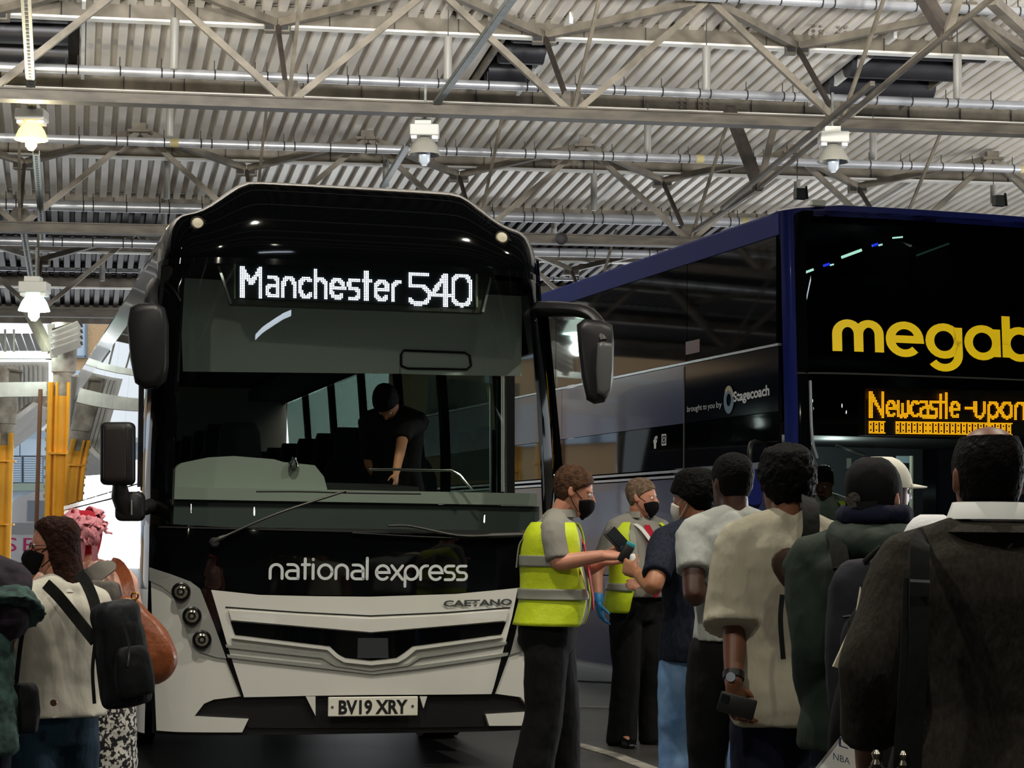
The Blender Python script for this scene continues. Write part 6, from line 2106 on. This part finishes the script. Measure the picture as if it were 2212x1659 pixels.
# --- person leaning in the coach cab
p_ = at(858, 1000, 13.35)
P = Person('person in black T-shirt leaning over the coach dash behind the windscreen', (p_.x, 13.35, .88), 186, 1.60, 'tan', 1.05, .3, 10, 72, hunch=.5)
P.arms[-1] = (P.shoulder[-1], P.loc(872, 935, 13.0), P.loc(856, 1018, 12.78), V((0, .3, -1)), .6, V((1, 0, 0)))
P.arms[1] = (P.shoulder[1], P.shoulder[1] + V((.0, -.08, -.26)), P.shoulder[1] + V((-.1, -.16, -.44)), V((-.3, -.3, -1)), .6, V((-1, 0, 0)))
P.body(); P.top('t_shirt', fab('black_tee', (18, 17, 18)), .86, .02, .5); P.trousers(M_blacktr, .95); P.shoes(); P.hair(H_black, .014, .17, .03, .006, .02, .09)

# --- woman with long brown hair
M_wjk = fab('white_denim_jacket', (206, 202, 188), .85, bump=.45, bscale=14, var=.07, vscale=5)
P = Person('woman with long brown hair, glasses and black mask in a white denim jacket', on_ground(122, 7.6), -42, 1.49, 'fair', .98, .0, -52, 2, arms=None, hunch=.0, headf=.03, drop=-.06)
P.HM = P.HM @ Matrix.Rotation(math.radians(10), 4, 'Z')
P.arms[-1] = (P.shoulder[-1], P.loc(48, 1330, 7.5), P.loc(30, 1300, 7.75), V((-.3, 1, .3)), .6, V((1, 0, 0)))
P.arms[1] = (P.shoulder[1], P.shoulder[1] + V((.08, .05, -.25)), P.shoulder[1] + V((.02, .26, -.28)), V((-.2, 1, .1)), .6, V((-1, 0, 0)))
P.body()
P.top('jacket', M_wjk, .925, .04, .95, .03, .015, .024, wscale=.15)
P.collar(M_wjk, .07, .035)
bm = bmesh.new(); lathe(bm, P.loc(116, 1518, 7.36), (P.MI.to_3x3() @ V((0, -1, 0))), [(0, .013), (.006, .012), (.007, .004)], 12); obj('button', bm, mat('brass_button', (150, 110, 80), .4, metal=.6), P.root)
P.trousers(fab('dark_teal_jeans', (38, 62, 78), .8, var=.15, vscale=6), .97, .02, .03, wide=.03, wr=.016); P.shoes(mat('white_trainer3', (200, 200, 196), .6))
P.mask(point=.03)
# long hair: a curtain from the crown to the shoulders, open at the face
bm = bmesh.new()
LH = [(.2495, -.01, .012, .014), (.247, -.01, .034, .042), (.238, -.01, .056, .07), (.222, -.011, .072, .090), (.2, -.010, .083, .104), (.17, -.008, .0885, .112), (.13, -.006, .0895, .113), (.09, -.01, .088, .108), (.05, -.02, .086, .104), (.01, -.032, .088, .1), (-.04, -.044, .096, .096), (-.09, -.054, .102, .09), (-.14, -.06, .104, .084), (-.16, -.06, .1, .076)]
rows = []
for z, cy, rx, ry in LH:
    g_ = max(0.0, min(66.0, (.208 - z) * 1400))
    a0, a1 = math.radians(90 + g_), math.radians(450 - g_)
    rows.append([P.HM @ p for p in ring(V((0, cy, z)), HX, HY, rx, ry, 46, 2.0, a0, a1 - .0001)])
loft(bm, rows, False, False)
o = obj('hair', bm, H_long, P.root, True, 0)
t = o.modifiers.new('thick', 'SOLIDIFY'); t.thickness = .014; t.offset = -1
s_ = o.modifiers.new('sub', 'SUBSURF'); s_.levels = 1; s_.render_levels = 2
tx = bpy.data.textures.new('locks', 'CLOUDS'); tx.noise_scale = .025; d_ = o.modifiers.new('locks', 'DISPLACE'); d_.texture = tx; d_.strength = .009; d_.texture_coords = 'LOCAL'
gl = empty('glasses', M=P.M @ P.HM, label='dark red framed glasses on the woman in white', cat='glasses')
for q in (-1, 1):
    bm = bmesh.new(); tube(bm, [V((q * .034 + .022 * math.cos(a), .108 - abs(q * .034 + .022 * math.cos(a)) * .25, .114 + .017 * math.sin(a))) for a in np.linspace(0, 2 * math.pi, 19)], .0026, 6); obj('rim', bm, mat('dark_red_frame', (74, 24, 34), .3), gl)
    bm = bmesh.new(); tube(bm, [V((q * .057, .094, .117)), V((q * .079, .05, .118)), V((q * .083, -.005, .116))], .0028, 6); obj('temple_arm', bm, mat('dark_red_frame'), gl)
bm = bmesh.new(); tube(bm, [V((-.012, .105, .116)), V((0, .109, .12)), V((.012, .105, .116))], .0024, 6); obj('bridge', bm, mat('dark_red_frame'), gl)
# her black backpack
M_bk = fab('black_nylon', (20, 21, 24), .65)
bp = empty('backpack', at(262, 1415, 7.32), 'black backpack slung over the white denim jacket', 'backpack')
RB = Matrix.Rotation(-.16, 3, 'Y') @ Matrix.Rotation(.6, 3, 'Z')
rigid('main_body', (0, 0, 0), .175, .17, .37, M_bk, bp, RB, 2.8, .8)
rigid('front_pocket', RB @ V((.0, -.085, -.06)), .14, .07, .18, M_bk, bp, RB, 3.2, .8, wr=.004)
rigid('top_flap', RB @ V((0, .0, .14)), .165, .155, .11, fab('charcoal_nylon', (34, 36, 40), .6), bp, RB, 3.0, .8)
L_ = lambda x, y, Y: at(x, y, Y) - bp.location
strap([L_(100, 1262, 7.44), L_(128, 1290, 7.40), L_(165, 1335, 7.37), L_(205, 1385, 7.32)], .04, M_strap, bp, 'shoulder_strap', .01, (-.1, -1, .1))
strap([L_(172, 1240, 7.52), L_(188, 1262, 7.44), L_(206, 1310, 7.38), L_(214, 1375, 7.32)], .04, M_strap, bp, 'shoulder_strap', .01, (.1, -1, .1))
strap([L_(205, 1390, 7.3), L_(200, 1450, 7.3), L_(204, 1520, 7.3)], .012, M_strap, bp, 'strap_tail', .005, (0, -1, 0))
bm = bmesh.new(); tube(bm, [L_(268, 1350, 7.2), L_(280, 1395, 7.2), L_(276, 1440, 7.2)], .004, 6); obj('zip', bm, M_chrome, bp)

# --- person with pink ruffled hat
M_pink2 = fab('pink_floral_top', (222, 150, 138), .8, var=.01, vscale=16, col2=(238, 196, 176))
P = Person('person in a pink ruffled hat, pink floral top and black and white skirt', on_ground(206, 8.8), -12, 1.51, 'fair', 1.0, .0, -10, 0, side=-.12)
for q in (-1, 1): P.arms[q] = (P.shoulder[q], P.shoulder[q] + V((q * .06, .04, -.25)), P.shoulder[q] + V((-q * .02, .22, -.3)), V((-q * .3, 1, .1)), .6, V((-q, 0, 0)))
P.body(hands=(-1, 1))
P.top('blouse', M_pink2, .86, .025, .6, .01, .02, .014)
bm = bmesh.new(); k = P.k
loft(bm, [ring(V((0, -.01, z * k)), HX, HY, w * k, d * k, 26, 2.2) for z, w, d in ((.98, .175, .13), (.85, .20, .15), (.6, .215, .17), (.35, .225, .18), (.16, .24, .2), (.13, .24, .2))])
sk = P.finish('skirt', bm, mat('black_white_floral_cloth', (22, 22, 24), .85, var=.01, vscale=55, col2=(214, 212, 204), detail=2), .014, 2, wr=.02)
for nd in sk.data.materials[0].node_tree.nodes:
    if nd.type == 'VALTORGB':
        nd.color_ramp.elements[0].position = .47; nd.color_ramp.elements[1].position = .53
P.hair(hair_mat('grey_red_hair', (120, 60, 58)), .008, .15, .02, .005, .02, .08)
M_hatp = fab('pink_hat_cloth', (226, 150, 160), .8); M_hatr = fab('red_hat_lining', (176, 30, 52), .8)
ht = empty('hat', M=P.M @ P.HM, label='pink and red ruffled hat with a ribbon bow', cat='hat')
capdome(ht, M_hatr, .05, .02, 'crown')
random.seed(11)
for k_ in range(30):
    a = random.uniform(0, 2 * math.pi) if k_ % 2 else random.uniform(3.4, 6.0); z = random.uniform(.12, .255)
    rr2 = .105 * math.cos(max(0, (z - .14) / .13) * 1.2)
    c = V((rr2 * math.cos(a), -.01 + rr2 * 1.15 * math.sin(a), z))
    bm = bmesh.new()
    n_ = (c - V((0, -.01, .12))).normalized(); x, y = frame_of(n_)
    sw = random.uniform(0, 6.28)
    x, y = x * math.cos(sw) + y * math.sin(sw), y * math.cos(sw) - x * math.sin(sw)
    rows = []
    for i in range(5):
        t = i / 4 - .5
        rows.append([c + x * (t * .085) + y * (s2 * .06 * (1 - t * t)) + n_ * (.012 + .014 * math.sin(6 * t + 5 * s2)) for s2 in (-.5, -.25, 0, .25, .5)])
    loft(bm, rows, False, False)
    o = obj('ruffle', bm, M_hatp, ht, True, 0); t = o.modifiers.new('thick', 'SOLIDIFY'); t.thickness = .004
for dx in (-.015, .02):
    strap([V((dx, -.125, .16)), V((dx * 1.6, -.135, .10)), V((dx * 2, -.128, .02))], .03, M_hatp, ht, 'ribbon', .004, (0, -1, 0))
# grey harness and tan bag
hs = empty('grey_backpack', at(215, 1262, 8.55), 'grey small backpack harness over the pink floral top', 'backpack')
L_ = lambda x, y, Y: at(x, y, Y) - hs.location
M_gy = fab('grey_pack_cloth', (112, 108, 102))
strap([L_(250, 1215, 8.72), L_(232, 1222, 8.58), L_(205, 1240, 8.54), L_(184, 1250, 8.54)], .075, M_gy, hs, 'shoulder_strap', .012, (0, -1, .2))
rigid('pack_body', L_(222, 1310, 8.5), .16, .08, .22, M_gy, hs)
M_tan = mat('tan_leather', (138, 74, 40), .38, var=.2, vscale=4, bump=.25, bscale=25)
bg_ = empty('leather_bag', at(318, 1390, 8.45), 'tan leather slouch bag with a brass clasp beside the coach', 'bag')
L_ = lambda x, y, Y: at(x, y, Y) - bg_.location
bm = bmesh.new(); R = []
SX = [(1286, 256, 284, .02), (1310, 256, 316, .045), (1345, 262, 348, .065), (1385, 270, 376, .075), (1420, 280, 388, .078), (1450, 292, 382, .07), (1470, 302, 356, .05), (1480, 312, 336, .02)]
for y, x0, x1, d in SX:
    a, b = L_(x0, y, 8.45), L_(x1, y, 8.45)
    R.append(ring((a + b) / 2, HX, HY, (b - a).length / 2, d, 20, 2.3))
loft(bm, R); o = obj('pouch', bm, M_tan, bg_, True, 0)
s_ = o.modifiers.new('sub', 'SUBSURF'); s_.levels = 2; s_.render_levels = 2
tx = bpy.data.textures.new('slouch', 'CLOUDS'); tx.noise_scale = .11; d_ = o.modifiers.new('slouch', 'DISPLACE'); d_.texture = tx; d_.strength = .022; d_.texture_coords = 'LOCAL'
strap([L_(240, 1216, 8.74), L_(256, 1222, 8.6), L_(272, 1250, 8.5), L_(282, 1300, 8.45)], .05, M_tan, bg_, 'strap', .012, (0, -1, .2))
strap([L_(284, 1450, 8.42), L_(292, 1490, 8.42), L_(296, 1520, 8.42)], .02, M_tan, bg_, 'strap_end', .006, (0, -1, 0))
bm = bmesh.new(); c = L_(291, 1294, 8.38)
tube(bm, [c + V((.014 * math.cos(a), 0, .012 + .014 * math.sin(a))) for a in np.linspace(0, 6.28, 13)], .004, 6); tube(bm, [c, c + V((.004, 0, -.03))], .006, 6); obj('clasp', bm, mat('brass_clasp', (206, 160, 70), .25, metal=1), bg_)
bm = bmesh.new(); tube(bm, [L_(282, 1310, 8.36), L_(300, 1370, 8.33), L_(316, 1430, 8.33), L_(322, 1470, 8.36)], .0035, 6); obj('seam', bm, mat('dark_seam', (92, 46, 24), .6), bg_)

# --- person in dark floral garment, mostly outside the view
P = Person('person in a dark purple top and teal floral layered dress beside the woman in white', on_ground(-86, 7.0), -8, 1.58, 'tan', 1.1)
P.arms[1] = (P.shoulder[1], P.loc(24, 1325, 6.95), P.loc(5, 1440, 7.15), V((-.1, .3, -1)), .6, V((-1, 0, 0)))
P.body()
M_teal = mat('teal_floral_cloth', (24, 44, 42), .85, var=.01, vscale=26, col2=(60, 92, 84), bump=.4, bscale=20, detail=6)
P.top('top', mat('dark_purple_floral_cloth', (20, 15, 28), .85, var=.01, vscale=24, col2=(46, 32, 48), bump=.4, bscale=20, detail=6), .8, .02, .5, .0, .03, .02)
bm = bmesh.new(); k = P.k
loft(bm, [ring(V((0, -.01, z * k)), HX, HY, w * k, d * k, 26, 2.2) for z, w, d in ((1.27, .195, .15), (1.1, .2, .155), (.95, .21, .165), (.78, .235, .18), (.76, .235, .18))])
P.finish('dress', bm, M_teal, .014, 2, wr=.035, wscale=.08)
bm = bmesh.new()
s_, e_ = P.arms[1][0], P.arms[1][1]
tube(bm, [s_.lerp(e_, .45), s_.lerp(e_, .75), s_.lerp(e_, 1.05)], [.075, .095, .12], 16); P.finish('sleeve_ruffle', bm, M_teal, .012, 1, wr=.04, wscale=.05)
P.trousers(fab('dark_navy_leggings', (20, 24, 44)), .95); P.shoes(); P.hair(H_black, .014, .165, .0, .01, .03, .09)
bg2 = empty('handbag', at(52, 1530, 7.05), 'small black handbag beside the teal floral dress', 'bag')
rigid('bag_body', (0, 0, 0), .1, .06, .17, M_bk, bg2)
strap([V((-.03, 0, .08)), V((-.02, 0, .2)), V((-.01, .01, .3))], .015, M_strap, bg2, 'strap', .005)
